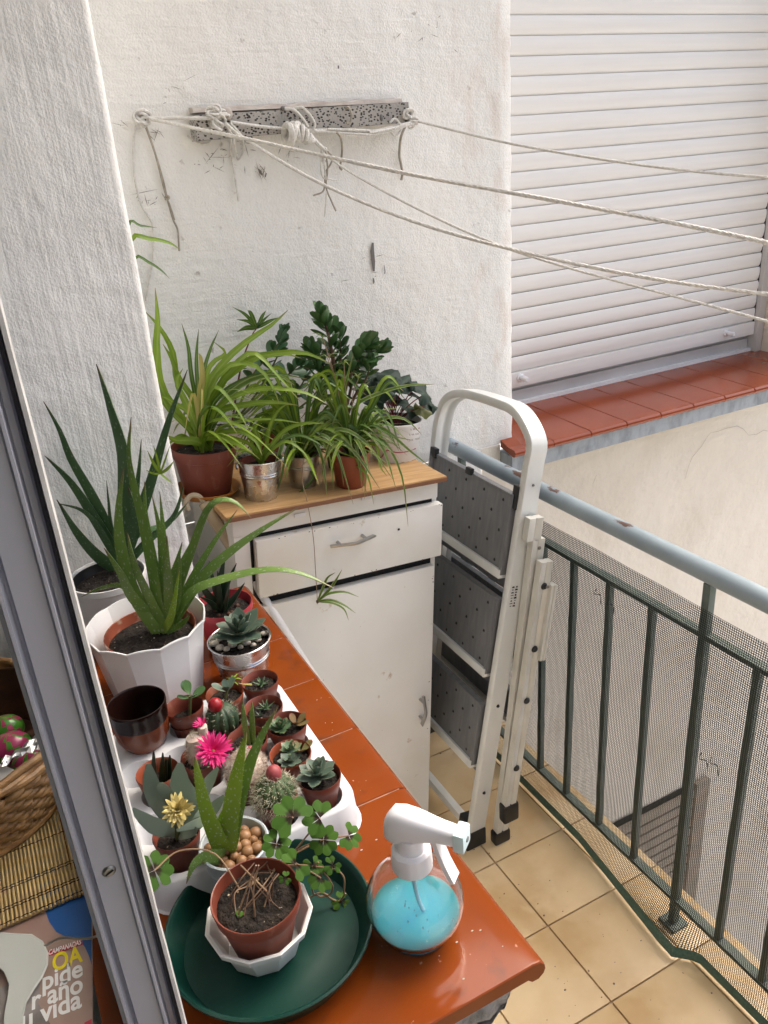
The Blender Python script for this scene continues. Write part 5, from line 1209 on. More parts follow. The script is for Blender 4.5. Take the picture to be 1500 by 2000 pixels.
# 9 leaves of a spider plant reaching out from behind the pier
hid = thing('hanging_spider_plant', 'spider plant hidden behind the pier, three leaf tips reaching across the wall', 'potted plant', (.275, 1.66, 1.28))
HB = V((.275, 1.62, 1.36)); pot(hid, T3((.283, 1.655, 1.285)), .012, .020, .06, 'terracotta')
for k_ in range(2): MB().tube(bez([V((.283, 1.655+.018*(1 if k_ else -1), 1.344)), V((.283, 1.68, 1.45)), V((.283, YW-.002, 1.52))], 8), .001, 5).build('hanging_wire', 'rope', hid)
for px, w_, m_ in (([(250, 443), (275, 441), (307, 445)], .003, 'leaf_spider_dark'), ([(255, 470), (290, 466), (330, 474), (352, 488)], .005, 'leaf_spider'), ([(262, 505), (290, 512), (315, 528), (331, 544)], .0032, 'leaf_spider_dark')):
    pts = [HB+V((R.uniform(-.005, .005), 0, -.02))]+[PY(u, v, 1.60) for u, v in px]; strap(pts, w_, hid, m_, tw=1.0)

# ------------------------------------------------------------------ plants on the sill
def aloe(base, leaves, par, m_, th=.5, teeth=.0012):
    for px, w_, dd in leaves:
        n = len(px); b0 = base+V((R.uniform(-.006, .006), R.uniform(-.006, .006), -.004)); pts = [b0]+[PD(u, v, base, dd*(i+1)/n) for i, (u, v) in enumerate(px)]
        pts = [q_ if q_.y < YJ-.012-w_*.5 or q_.x > XJ+.01 else CAM+(q_-CAM)*((YJ-.012-w_*.5)/q_.y) for q_ in pts]
        fleshy(pts, w_*.84, w_*th, par, m_, tw=R.uniform(.75, 1.25), teeth=teeth)
# a. white fluted planter
Ha = .128; ca = PZ(285, 1212, S+Ha); ca.z = S; ra = (PZ(407, 1190, S+Ha)-PZ(285, 1212, S+Ha)).length*.97
fa = thing('fluted_planter', 'large white fluted planter with a scalloped rim on the sill', 'planter', ca)
def flute(a, r, z, i):
    f = z/Ha; q = 2*pi/12; b = (a % q)-q/2; s_ = cos(b*6)*.5+.5
    rr = r*(cos(q/2)/cos(b)*.97+.03*min(1, f*1.2)*s_) if r > .01 else r; zz = z
    if f > .9: zz = z+.006*(s_-.75)*min(1, (f-.9)/.06)
    return rr, zz
pr = [(0, 0), (ra*.74, 0), (ra*.77, .003), (ra*.86, Ha*.4), (ra*.93, Ha*.75), (ra*.975, Ha*.93), (ra*1.01, Ha*.985), (ra*1.005, Ha), (ra*.985, Ha), (ra*.955, Ha*.93), (ra*.91, Ha*.75), (ra*.84, Ha*.4), (ra*.75, .004), (0, .004)]
MB().lathe(pr, 96, T3(ca), flute).build('wall', 'white_plastic', fa, ang=14)
al = thing('large_aloe', 'large spotted green aloe in a terracotta pot inside the white fluted planter', 'potted plant', ca+V((0, 0, .0045)))
Mi = T3(ca+V((.003, -.002, .0045))); hi_ = .108; pot(al, Mi, ra*.56, ra*.76, hi_, 'terracotta_old', band=.16); soil(0, ra*.71, al, Mi @ T3((0, 0, hi_-.014)), h=.007)
base = PZ(318, 1232, S+hi_-.008)
aloe(base, [([(262, 1170), (235, 1120), (203, 1070)], .0125, -.03), ([(262, 1160), (236, 1070), (232, 990), (242, 912)], .0135, -.01), ([(300, 1130), (276, 1010), (252, 900), (256, 815)], .0115, .01),
    ([(318, 1130), (312, 1040), (297, 968)], .0095, .02), ([(330, 1180), (327, 1110), (326, 1046)], .0115, -.03), ([(348, 1150), (372, 1080), (402, 1000), (430, 976), (462, 982), (491, 1012)], .0092, -.01),
    ([(375, 1130), (420, 1055), (463, 996)], .0080, .03), ([(385, 1140), (440, 1085), (510, 1035), (588, 988)], .0115, .015), ([(370, 1160), (430, 1132), (520, 1112), (590, 1120), (655, 1150)], .0105, -.03),
    ([(330, 1150), (345, 1100), (356, 1058)], .0088, .01), ([(350, 1222), (362, 1212), (370, 1202)], .0062, -.035), ([(305, 1120), (285, 1010), (282, 940)], .009, .03), ([(345, 1130), (378, 1055), (406, 985)], .0085, .03),
    ([(285, 1180), (240, 1145), (200, 1148), (158, 1166)], .0075, .03), ([(322, 1120), (318, 1030), (312, 960)], .008, .03), ([(345, 1175), (350, 1120), (352, 1085)], .0085, -.01), ([(290, 1165), (262, 1100), (248, 1040)], .0105, -.02)], al, 'leaf_aloe', .42)
fleshy([base, PZ(335, 1200, S+.15), PD(350, 1110, base, -.02)], .008, .004, al, 'leaf_aloe_light', teeth=.001)
# b. dark aloe in a pale pot beside the pier
Hb_ = .135; cb_ = PZ(208, 1122, S+Hb_); cb_.z = S; rb_ = .062
pb2 = thing('dark_aloe', 'dark green aloe in a pale pot with black inner pot, against the pier', 'potted plant', cb_)
MB().lathe([(0, 0), (rb_*.78, 0), (rb_*.98, Hb_*.9), (rb_*1.03, Hb_*.92), (rb_*1.03, Hb_), (rb_*.99, Hb_), (rb_*.95, Hb_*.9), (rb_*.72, .004), (0, .004)], 44, T3(cb_)).build('pot', 'white_matte', pb2)
Mi = T3(cb_+V((0, 0, .0045))); pot(pb2, Mi, rb_*.66, rb_*.90, Hb_-.006, 'black_plastic', band=.1, name='inner_pot'); soil(0, rb_*.84, pb2, Mi @ T3((0, 0, Hb_-.018)), h=.006)
base = PZ(238, 1112, S+Hb_-.012)
aloe(base, [([(243, 1000), (240, 890), (216, 800), (188, 711)], .0195, .02), ([(205, 1020), (175, 960), (138, 895), (116, 840), (85, 784)], .0125, .0), ([(195, 1030), (140, 945), (87, 890)], .0150, -.01),
    ([(195, 1090), (150, 1040), (111, 976)], .0165, -.02), ([(205, 1050), (165, 1000), (113, 983)], .0078, -.03), ([(268, 1020), (295, 940), (330, 820), (366, 722)], .0145, .02), ([(258, 1020), (270, 930), (276, 858)], .0085, .02),
    ([(218, 1030), (212, 980), (208, 938)], .005, -.01), ([(285, 1060), (338, 1010), (359, 946)], .0105, .02), ([(250, 1060), (262, 1010), (250, 950)], .016, -.01), ([(262, 1050), (330, 1020), (368, 980)], .010, .03)], pb2, 'leaf_aloe_dark', .45)
# small grassy plantlet leaning on the aloe
bp2 = PD(313, 925, base, -.02)
for px, w_ in (([(300, 905), (288, 880)], .0028), ([(308, 900), (300, 870)], .0025), ([(328, 915), (340, 900)], .0028), ([(322, 900), (332, 870)], .0018), ([(300, 925), (285, 918)], .0022), ([(325, 935), (338, 945)], .002)):
    pxleaf(bp2, px, w_, pb2, 'leaf_spider', R.uniform(-.01, .01), tw=1.1)
# c. red-rimmed pot with dark gasteria
Hc = .082; cc_ = PZ(436, 1178, S+Hc); cc_.z = S
gc = thing('gasteria', 'dark pointed succulent in a crimson-rimmed pot behind the rosette pail', 'potted plant', cc_)
pot(gc, T3(cc_), .036, .048, Hc, 'red_pot', band=.14); soil(0, .043, gc, T3(cc_+V((0, 0, Hc-.012))), h=.006); base = cc_+V((-.008, 0, Hc-.012))
aloe(base, [([(430, 1140), (440, 1080)], .010, .0), ([(440, 1150), (462, 1100)], .010, -.005), ([(420, 1150), (408, 1095)], .010, .01), ([(455, 1170), (478, 1138)], .010, -.01), ([(405, 1160), (385, 1125)], .010, -.01), ([(415, 1180), (390, 1165)], .009, -.03), ([(440, 1180), (448, 1140)], .009, -.03), ([(428, 1165), (425, 1115)], .010, -.01)], gc, 'leaf_gasteria', .4, .0008)
for _ in range(14):
    a = R.uniform(0, 6.28); rr_ = R.uniform(.01, .038); MB().ball(cc_+V((rr_*cos(a), rr_*sin(a), Hc-.008)), R.uniform(.0025, .005), nu=7, nv=5).build('bark_chip', 'wicker_dark', gc)
# d. pail with grey-green rosette and pebbles
Hd = .078; cd_ = PZ(467, 1246, S+Hd); cd_.z = S; rd = (PZ(527, 1240, S+Hd)-PZ(408, 1250, S+Hd)).length/2
pd_ = thing('metal_pail', 'shiny metal pail on the sill holding the grey-green rosette', 'pail', cd_); bucket(pd_, T3(cd_), rd*.74, rd, Hd)
ec = thing('echeveria', 'grey-green rosette succulent with white pebbles in the sill pail', 'potted plant', cd_+V((0, 0, .003)))
MB().lathe([(0, .0025), (rd*.70, .0025), (rd*.90, Hd*.80), (0, Hd*.80)], 30, T3(cd_)).build('root_ball', 'soil', ec); soil(0, rd*.9, ec, T3(cd_+V((0, 0, Hd*.81))))
base = PZ(470, 1240, S+Hd+.004); MB().tube([cd_+V((0, 0, Hd*.8)), base], .006, 8).build('stem', 'stem_green', ec)
rosette(base, .046, ec, 'leaf_echeveria', ((6, .06, 1), (6, .38, .95), (5, .75, .8), (4, 1.1, .6), (3, 1.35, .42)), wid=1.0)
for i, (u, v) in enumerate(((428, 1250), (420, 1260), (430, 1268), (455, 1262), (470, 1266), (482, 1258), (515, 1240), (495, 1262), (443, 1270), (418, 1248), (505, 1252))):
    r_ = R.uniform(.0042, .0068); p = PZ(u, v, S+Hd*.84)+V((0, 0, r_*.5)); MB().ball(p, (r_*1.15, r_, r_*.8), nu=10, nv=7).build('pebble', 'pebble', ec)
# e. glazed brown cup
He = .066; ce = PZ(266, 1372, S+.043+He); ce.z = S+.0432; re = (PZ(324, 1365, ce.z+He)-PZ(210, 1378, ce.z+He)).length/2
cu = thing('glazed_cup', 'empty glazed brown pottery cup standing at the left corner of the white tray', 'cup', ce)
MB().lathe([(0, 0), (re*.66, 0), (re*.74, .004), (re*.92, He*.28), (re*.96, He*.60)], 40, T3(ce)).build('lower_body', 'brown_glaze_low', cu)
MB().lathe([(re*.9602, He*.60), (re*.98, He*.72), (re*.985, He*.9), (re*1.01, He*.95), (re*1.0, He*.995), (re*.965, He), (re*.93, He*.96), (re*.90, He*.6), (re*.82, He*.22), (re*.5, .006), (0, .005)], 40, T3(ce)).build('dark_rim', 'brown_glaze', cu)

# f. white pot tray with staggered holes
TH = .043; tx0, tx1, ty0, ty1 = .030, .275, .694, .990
tr = thing('pot_tray', 'white plastic tray with staggered holes carrying the small succulent pots', 'tray', ((tx0+tx1)/2, (ty0+ty1)/2, S))
rows = [(.945, (.243, .191, .134, .078)), (.885, (.227, .170, .109, .055)), (.835, (.241, .186, .127, .072)), (.780, (.224, .167, .110, .052)), (.725, (.239, .183, .125, .067))]
holes = [(x, y) for y, xs in rows for x in xs]; RH = .0255
bm = bmesh.new()
def rrect(x0, x1, y0, y1, r, n=6):
    out = []
    for cx, cy, a0 in ((x1-r, y1-r, 0), (x0+r, y1-r, 90), (x0+r, y0+r, 180), (x1-r, y0+r, 270)):
        for i in range(n+1): a = rad(a0+90*i/n); out.append((cx+r*cos(a), cy+r*sin(a)))
    return out
o1 = rrect(tx0, tx1, ty0, ty1, .03); z1 = S+TH
edges = []
def ring(pts, z):
    vs = [bm.verts.new((x, y, z)) for x, y in pts]; return vs, [bm.edges.new((vs[i], vs[(i+1) % len(vs)])) for i in range(len(vs))]
vo, eo = ring(o1, z1); allE = list(eo); hv = []
for (x, y) in holes:
    vs, es = ring([(x+RH*cos(2*pi*i/24), y+RH*sin(2*pi*i/24)) for i in range(24)], z1); allE += es; hv.append(vs)
bmesh.ops.triangle_fill(bm, edges=allE, use_beauty=True)
def skirt(vs, pts, z):
    w_ = [bm.verts.new((x, y, z)) for x, y in pts]; n = len(vs)
    for i in range(n): bm.faces.new((vs[i], vs[(i+1) % n], w_[(i+1) % n], w_[i]))
    return w_
def offs(d): return rrect(tx0-d, tx1+d, ty0-d, ty1+d, .03+d)
a1 = skirt(vo, offs(.0025), z1-.0025); a2 = skirt(a1, offs(.006), S+.001); skirt(a2, offs(.0095), S+.0006)
for (x, y), vs in zip(holes, hv):
    w1 = skirt(vs, [(x+(RH-.001)*cos(2*pi*i/24), y+(RH-.001)*sin(2*pi*i/24)) for i in range(24)], z1-.002)
    w2 = skirt(w1, [(x+(RH-.007)*cos(2*pi*i/24), y+(RH-.007)*sin(2*pi*i/24)) for i in range(24)], S+.0012); bm.faces.new(w2)
bmesh.ops.recalc_face_normals(bm, faces=bm.faces[:]); me = bpy.data.meshes.new('body'); 
for v_ in bm.verts: v_.co -= WM[tr].translation
for f in bm.faces: f.smooth = True
for e_ in bm.edges:
    if len(e_.link_faces) == 2 and e_.calc_face_angle(0) > rad(50): e_.smooth = False
bm.to_mesh(me); bm.free(); me.materials.append(MATS['tray_white']); to = bpy.data.objects.new('body', me); COL.objects.link(to); to.parent = tr; WM[to] = WM[tr]
# moulded mark on the front wall
for k, (dx, h_) in enumerate(((0, .006), (.004, .006), (.008, .006))):
    p = V((.150+dx, ty0-.0046, S+.016)); MB().bbox(p-V((.0009, .0006, h_)), p+V((.0009, .0006, h_)), .0004, None).build('moulded_mark', 'tray_white', tr)

# minis: terracotta plastic pots seated in the tray
MH, MR0, MR1 = .052, .0162, .0264
def mini(x, y, name, label, lift=None, soilz=.010, tilt=0):
    """the tapered pot drops into the hole until its wall meets the hole's edge"""
    zc_ = S+.0245
    M = T3((x, y, zc_)) @ MX.Rotation(tilt, 4, 'Y') @ MX.Rotation(R.uniform(-.03, .03), 4, 'X'); t = thing(name, label, 'potted plant', M=M, group='small pots in the white tray')
    mm = R.choice(['terracotta', 'terracotta', 'terracotta_orange']); pot(t, M, MR0, MR1, MH, mm, band=.30, t=.0012, lip=.0010, n=32); soil(0, MR1-.0035, t, M @ T3((0, 0, MH-soilz)), h=.003)
    return t, M @ V((0, 0, MH-soilz))
t, c = mini(.243, .945, 'small_haworthia', 'tiny dark rosette in the far right corner pot of the tray'); rosette(c+V((.002, 0, .002)), .014, t, 'leaf_sempervivum', ((7, .3, 1), (5, .8, .8), (3, 1.2, .6)), 'spike')
putleaf(lm('spike', 'leaf_yellow'), c+V((-.012, 0, .008)), (-1, .2, .25), .02, t)
t, c = mini(.191, .945, 'small_crassula', 'two-leaved pale succulent in the far row, second pot from the right'); 
for a, e_, L in ((2.6, .5, .024), (.6, .6, .022), (4.4, .9, .02), (1.6, 1.1, .018)): putleaf(lm('spoon', 'leaf_echeveria'), c+V((.004, 0, .01)), (cos(a)*cos(e_), sin(a)*cos(e_), sin(e_)), L, t)
MB().tube([c, c+V((.004, 0, .012))], .0022, 7).build('stem', 'stem_green', t)
for j in range(9): arch(c+V((.018, .014, .012)), j*.7, R.uniform(.010, .016), R.uniform(.006, .018), t, 'leaf_spider', .0016, 1)
t, c = mini(.134, .945, 'small_jade', 'round-leaved green succulent in a half-empty pot beside the brown cup', soilz=.022)
MB().tube(bez([c+V((.006, .004, 0)), c+V((.010, .006, .02)), c+V((.012, .006, .030))], 6), .002, 7).build('stem', 'stem_green', t)
for a, e_, L, z in ((.2, .25, .024, .026), (3.3, .4, .020, .028), (1.7, .7, .022, .032), (4.9, .5, .022, .030), (2.5, 1.2, .020, .032)): putleaf(lm('spoon', 'leaf_crassula'), c+V((.012, .006, z)), (cos(a)*cos(e_), sin(a)*cos(e_), sin(e_)), L, t, 1.25)
putleaf(lm('spoon', 'leaf_echeveria'), c+V((-.006, -.008, .004)), (-.3, -.6, .5), .022, t, 1.2)
t, c = mini(.227, .885, 'small_haworthia', 'dark spiky seedling in the pot behind the two-plant pot at the tray edge'); rosette(c+V((.004, .004, .002)), .015, t, 'leaf_sempervivum', ((6, .35, 1), (5, .9, .85)), 'spike'); rosette(c+V((-.008, -.004, .001)), .009, t, 'leaf_gasteria', ((6, .4, 1),), 'spike')
t, c = mini(.241, .835, 'succulent_pair', 'pale rosette beside a reddish leaf pair in a tray-edge pot'); rosette(c+V((-.009, .002, .004)), .0175, t, 'leaf_sempervivum', ((8, .2, 1), (7, .6, .9), (5, 1.0, .7), (3, 1.3, .5)))
for a, e_, L in ((.2, .55, .020), (1.9, .9, .017), (4.2, .8, .018), (5.4, .4, .022)): putleaf(lm('spoon', 'leaf_red_edge'), c+V((.012, -.002, .003)), (cos(a)*cos(e_), sin(a)*cos(e_), sin(e_)), L, t)
t, c = mini(.224, .780, 'succulent_trio', 'two small rosettes and a red-edged leaf pair in one tray-edge pot'); rosette(c+V((.004, .008, .006)), .0155, t, 'leaf_sempervivum', ((6, .2, 1), (5, .7, .8), (3, 1.2, .5))); rosette(c+V((-.004, -.009, .003)), .0165, t, 'leaf_echeveria', ((7, .15, 1), (5, .7, .75), (3, 1.2, .5)))
for a, e_, L in ((.1, .4, .020), (2.0, .8, .016), (4.5, .7, .018)): putleaf(lm('spoon', 'leaf_red_edge'), c+V((.014, .002, .003)), (cos(a)*cos(e_), sin(a)*cos(e_), sin(e_)), L, t, 1.1)
t, c = mini(.239, .725, 'small_echeveria', 'green pointed rosette in the front right corner pot of the tray'); rosette(c+V((-.002, 0, .010)), .0260, t, 'leaf_echeveria', ((6, .12, 1), (5, .5, .9), (4, .95, .7), (2, 1.3, .5))); MB().tube([c, c+V((0, 0, .011))], .003, 7).build('stem', 'stem_green', t)
# cacti
def ribbed(c, r, h, ribs, par, m_, spines=True, sl=.006):
    MB().lathe([(r*.45, 0), (r*.85, h*.15), (r, h*.45), (r*.9, h*.75), (r*.55, h*.95), (r*.2, h), (0, h*.99)], ribs*6, T3(c), lambda a, rr, z, i: (rr*(.86+.14*abs(cos(a*ribs/2))**.7), z)).build('body', m_, par, ang=70)
    if spines:
        mb = MB()
        for k in range(ribs):
            a = 2*pi*k/ribs
            for z in (.2, .4, .6, .78, .9):
                rr = r*(1 if z < .6 else .86 if z < .8 else .62); p = c+V((rr*cos(a), rr*sin(a), h*z))
                for _ in range(4): mb.cone(p, p+V((cos(a)+R.uniform(-.8, .8), sin(a)+R.uniform(-.8, .8), R.uniform(-.3, 1))).normalized()*sl, .00025, 3)
        mb.build('spines', 'spine', par, kind='stuff')
t, c = mini(.170, .885, 'red_topped_cactus', 'dark ribbed globe cactus with a glossy red bud on top'); ribbed(c+V((0, 0, -.004)), .0225, .040, 11, t, 'cactus_dark')
MB().lathe([(0, -.002), (.008, 0), (.0098, .006), (.0085, .011), (.004, .015), (0, .016)], 16, T3(c+V((-.006, -.002, .035)))).build('bud', 'flower_red', t)
t, c = mini(.127, .835, 'pink_flower_cactus', 'woolly cactus crowned with a large magenta straw flower')
MB().lathe([(.010, 0), (.0125, .01), (.012, .028), (.010, .040), (.0, .046)], 20, T3(c+V((-.004, .004, -.003)))).build('body', 'wool', t)
def spinyfuzz(c, r, h, n, L, par, m_='spine', rad_=.0002, name='spines'):
    mb = MB()
    for _ in range(n):
        a = R.uniform(0, 2*pi); t_ = R.uniform(.02, 1); p = V((r*cos(a)*sin(pi*(.25+.7*t_)), r*sin(a)*sin(pi*(.25+.7*t_)), h*t_)); d_ = (p-V((0, 0, h*.45))).normalized()+V((R.uniform(-.8, .8), R.uniform(-.8, .8), R.uniform(-.5, .8)))
        q1 = c+p; mb.tube([q1, q1+d_.normalized()*L*.55, q1+(d_.normalized()+V((R.uniform(-.3, .3), R.uniform(-.3, .3), -.2)))*L*R.uniform(.6, 1)], [rad_, rad_, rad_*.4], 3, False)
    mb.build(name, m_, par, kind='stuff')
spinyfuzz(c+V((-.004, .004, 0)), .0125, .044, 500, .005, t)
fc = PD(416, 1467, c, -.012); fn = (CAM-fc).normalized()*.8+V((.15, -.1, .35)); FM = frame(fc, (1,0,0), fn)
MB().ball(fc, .004).build('flower_centre', 'flower_yellow', t)
for li, (n, e_, L) in enumerate(((30, .1, .0235), (28, .38, .0225), (24, .65, .0195), (16, .95, .0150))):
    for i in range(n):
        a = 2*pi*(i+li*.4)/n+R.uniform(-.08, .08); el = e_+R.uniform(-.12, .12); dv_ = FM.to_3x3() @ V((cos(a)*cos(el), sin(a)*cos(el), sin(el))); putleaf(lm('petal', 'flower_pink'), fc, dv_, L*R.uniform(.85, 1.1), t, 1.0, up=FM.to_3x3() @ V((0,0,1)), name='petal')
MB().tube([fc, c+V((0, 0, .03))], .0022, 7).build('flower_stalk', 'stem_green', t)
f2 = PD(395, 1418, c, .008); MB().tube(bez([c+V((-.006, .006, .030)), PD(396, 1445, c, .008), f2], 8), [.007]*5+[.006]*4 if False else .006, 10).build('flower_bud_stalk', 'wool', t)
for i in range(24):
    a = 2*pi*i/24*1.0+R.uniform(-.1, .1); el = R.uniform(-.1, .9); putleaf(lm('petal', 'flower_pink'), f2, V((-.35, .2, .25))+V((cos(a)*cos(el), sin(a)*cos(el)*.6, sin(el))), R.uniform(.009, .013), t, 1, name='petal')
t, c = mini(.186, .835, 'small_aloe', 'dark soil pot with two thin spotted aloe shoots, behind the fuzzy cactus')
fleshy([c+V((0, 0, -.002)), PD(476, 1400, c, .01), PD(474, 1368, c, .02)], .005, .003, t, 'leaf_aloe', teeth=.0007); fleshy([c+V((.006, 0, -.002)), PD(492, 1400, c, .01), PD(492, 1370, c, .015)], .005, .003, t, 'leaf_aloe', teeth=.0007)
t, c = mini(.167, .780, 'fuzzy_cactus', 'pale woolly cactus with soft hair, behind the spiny red-topped cactus'); MB().ball(c+V((0, 0, .012)), (.021, .021, .023), nu=20, nv=12).build('body', 'wool', t); spinyfuzz(c+V((0, 0, -.008)), .0225, .044, 2600, .009, t, 'wool', .00016, 'hair')
MB().ball(c+V((.010, .004, .034)), .0045).build('bud', 'flower_rose', t)
t, c = mini(.183, .725, 'spiny_cactus', 'spiny globe cactus with a pinkish bud at the front edge of the tray'); ribbed(c+V((0, 0, -.008)), .0240, .040, 13, t, 'cactus_green', False); spinyfuzz(c+V((0, 0, -.008)), .0240, .041, 1100, .0100, t, 'spine', .00026)
bb = c+V((.003, .002, .031)); MB().lathe([(0, -.004), (.0085, 0), (.0095, .006), (.0075, .012), (.003, .0155), (0, .0158)], 14, T3(bb)).build('bud', 'flower_rose', t)
t, c = mini(.072, .835, 'aloe_cuttings', 'cut dark aloe stumps in a shallow-filled pot at the left of the tray', soilz=.018)
for dx, px in ((-.008, (300, 1465)), (.002, (318, 1470)), (.010, (332, 1475)), (.004, (325, 1482))): fleshy([c+V((dx, 0, -.002)), PD(*px, c, 0)], .0052, .003, t, 'leaf_gasteria', prof=(1, .95, .8, .5, .2), n=6)
t, c = mini(.067, .725, 'paddle_succulent', 'broad grey-green paddle leaves round a pale yellow straw flower')
for px, w_, dd in (([(320, 1580), (298, 1540), (290, 1492)], .0135, .0), ([(365, 1570), (352, 1530), (352, 1490)], .0150, .02), ([(375, 1575), (400, 1540), (425, 1500)], .0105, .02), ([(330, 1620), (300, 1612), (258, 1580)], .0120, -.01), ([(375, 1600), (410, 1585), (438, 1555)], .0105, .01), ([(335, 1570), (318, 1540), (310, 1530)], .008, -.01), ([(370, 1615), (395, 1605), (345, 1622)], .008, -.03), ([(355, 1630), (375, 1625), (385, 1618)], .007, -.03)):
    fleshy([c+V((0, 0, .004))]+[PD(u, v, c, dd*(i+1)/3) for i, (u, v) in enumerate(px)], w_*.8, w_*.3, t, 'leaf_paddle', tw=1.25, prof=(.35, .7, 1, 1.05, .95, .7, .25), n=14)
fc = PD(347, 1582, c, -.018); FM = frame(fc, (1,0,0), (CAM-fc).normalized())
for li, (n, e_, L) in enumerate(((26, .1, .0165), (24, .4, .0160), (22, .75, .0140), (14, 1.1, .0115), (8, 1.4, .009))):
    for i in range(n):
        a = 2*pi*(i+li*.4)/n+R.uniform(-.2, .2); el = e_+R.uniform(-.25, .25); putleaf(lm('petal', 'flower_yellow'), fc, FM.to_3x3() @ V((cos(a)*cos(el), sin(a)*cos(el), sin(el))), L*R.uniform(.75, 1.15), t, 2.2, up=FM.to_3x3() @ V((0,0,1)), name='petal', roll=R.uniform(-.6, .6))
MB().tube([fc, c], .003, 7).build('flower_stalk', 'stem_green', t)

# ------------------------------------------------------------------ green saucer group
cg = V((.126, .605, S)); rg = .108
gs = thing('green_saucer', 'large dark green plastic saucer at the near end of the sill', 'saucer', cg)
MB().lathe([(0, 0), (rg*.84, 0), (rg*.87, .001), (rg*.985, .024), (rg, .027), (rg*1.004, .030), (rg*.985, .0312), (rg*.965, .030), (rg*.94, .024), (rg*.845, .0045), (rg*.6, .0035), (rg*.58, .0042), (rg*.3, .0034), (0, .0034)], 72, T3(cg)).build('dish', 'green_plastic', gs)
sz0 = S+.0045
hB = .043; cw = PZ(505, 1785, sz0+hB); cw.z = sz0; rw = (PZ(613, 1742, sz0+hB)-PZ(398, 1828, sz0+hB)).length/2*.90
wb = thing('faceted_bowl', 'white ten-sided plastic bowl standing in the green saucer', 'bowl', cw)
pr = [(0, 0), (rw*.72, 0), (rw*.75, .003), (rw*.93, hB*.80), (rw*1.03, hB*.82), (rw*1.06, hB*.98), (rw*1.04, hB), (rw*.98, hB*.97), (rw*.90, hB*.8), (rw*.70, .004), (0, .0035)]
MB().lathe(pr, 11, T3(cw) @ MX.Rotation(.2, 4, 'Z')).build('wall', 'white_matte', wb, ang=12)
hC = .078; ctp = cw+V((-.001, .002, .004)); rim = PZ(503, 1755, ctp.z+hC); ctp.x, ctp.y = (ctp.x+rim.x)/2, (ctp.y+rim.y)/2
tiltv = (V((rim.x, rim.y, ctp.z+hC))-ctp).normalized(); MC = frame(ctp, (1,0,0), V((tiltv.x*.3, tiltv.y*.3, 1)))
cv = thing('clover_plant', 'straggling four-leaf clover in a terracotta pot inside the white bowl', 'potted plant', M=MC)
rC = (PZ(594, 1740, ctp.z+hC)-PZ(412, 1765, ctp.z+hC)).length/2*.98
pot(cv, MC, rC*.62, rC, hC, 'terracotta', band=.20); soil(0, rC*.93, cv, MC @ T3((0, 0, hC-.012)), h=.007); base = MC @ V((0, 0, hC-.010))
def clover(c, nrm, L, par, n=4, spin=0, droop=.15, skip=()):
    M = frame(c, (1,0,0), nrm)
    for k in range(n):
        if k in skip: continue
        a0 = spin+2*pi*k/n+R.uniform(-.1, .1); mb = MB(); nn = 12; vs = []; uv = []
        for i in range(nn+1):
            a = -1+2*i/nn; wdt = .76
            rr = L*(1-.20*math.exp(-(a/.22)**2)-.28*abs(a)**3); th = a*wdt
            for f in (.04, .5, 1): vs.append(M @ V((rr*f*cos(a0+th*f**.12), rr*f*sin(a0+th*f**.12), L*(droop*-f*f+.14*abs(a)*f)))); uv.append((i/nn, f))
        mb.add(vs, [(3*i+q_, 3*i+q_+1, 3*i+3+q_+1, 3*i+3+q_) for i in range(nn) for q_ in range(2)], uv); mb.build('leaflet', 'leaf_clover', par, ang=80)
def stalk(pts, m_='stem_straw', r=.0009): MB().tube(bez(pts, 16), r, 6).build('stalk', m_, cv)
vw = lambda c: (CAM-c).normalized()
back = PD(556, 1680, base, .05)
for (u, v), L, dd, n_, sp_, sk, tl in (((572, 1596), .024, .05, 4, .4, (3,), .2), ((625, 1598), .020, .06, 4, 1.0, (3,), .1), ((632, 1640), .017, .05, 4, .3, (), -.2), ((681, 1632), .016, .07, 4, .8, (1,), .5), ((540, 1648), .016, .03, 4, .2, (), .1), ((578, 1688), .017, .01, 2, 1.9, (), .2), ((627, 1715), .015, .04, 4, 0, (0,), .2), ((302, 1700), .021, .02, 4, .9, (), .4)):
    c = PD(u, v, base, dd); clover(c, vw(c)*.8+V((tl, -.1, .4)), L, cv, n_, sp_, .12, sk)
    st0 = back if u > 400 else base+V((-.01, .02, 0)); mid = st0.lerp(c, .5)+V((R.uniform(-.01, .01), 0, R.uniform(-.006, .012))); stalk([base+V((R.uniform(-.02, .02), .02, 0)), st0, mid, c] if u > 400 else [st0, PD(420, 1668, base, .04), PD(350, 1662, base, .04), c], r=.0009)
for pts in ([(556, 1690), (600, 1690), (628, 1700), (650, 1730), (640, 1750), (612, 1745), (608, 1705), (622, 1684)], [(560, 1690), (640, 1695), (670, 1710), (672, 1745)], [(630, 1745), (660, 1760), (675, 1745)], [(500, 1745), (560, 1775), (620, 1745), (640, 1748)]):
    stalk([PD(u, v, base, .05) for u, v in pts], 'stem_straw', .0010)
for (u, v), L in (((668, 1760), .012), ((676, 1770), .013), ((612, 1690), .012), ((650, 1690), .011)):
    c = PD(u, v, base, .05); clover(c, vw(c)+V((.4, 0, .2)), L, cv, 3, R.uniform(0, 3), .3)
for k in range(13):
    a = R.uniform(0, 6.28); r_ = R.uniform(.0, .035); p0 = base+V((r_*cos(a), r_*sin(a), .001)); top = PD(R.uniform(498, 560), R.uniform(1670, 1700), base, .03); e_ = R.uniform(.4, 1)
    stalk([p0, p0.lerp(top, .5*e_)+V((R.uniform(-.008, .008), R.uniform(-.008, .008), .008)), p0.lerp(top, e_)], R.choice(['stem_straw', 'stem_brown', 'stem_straw']), R.uniform(.0004, .0007))
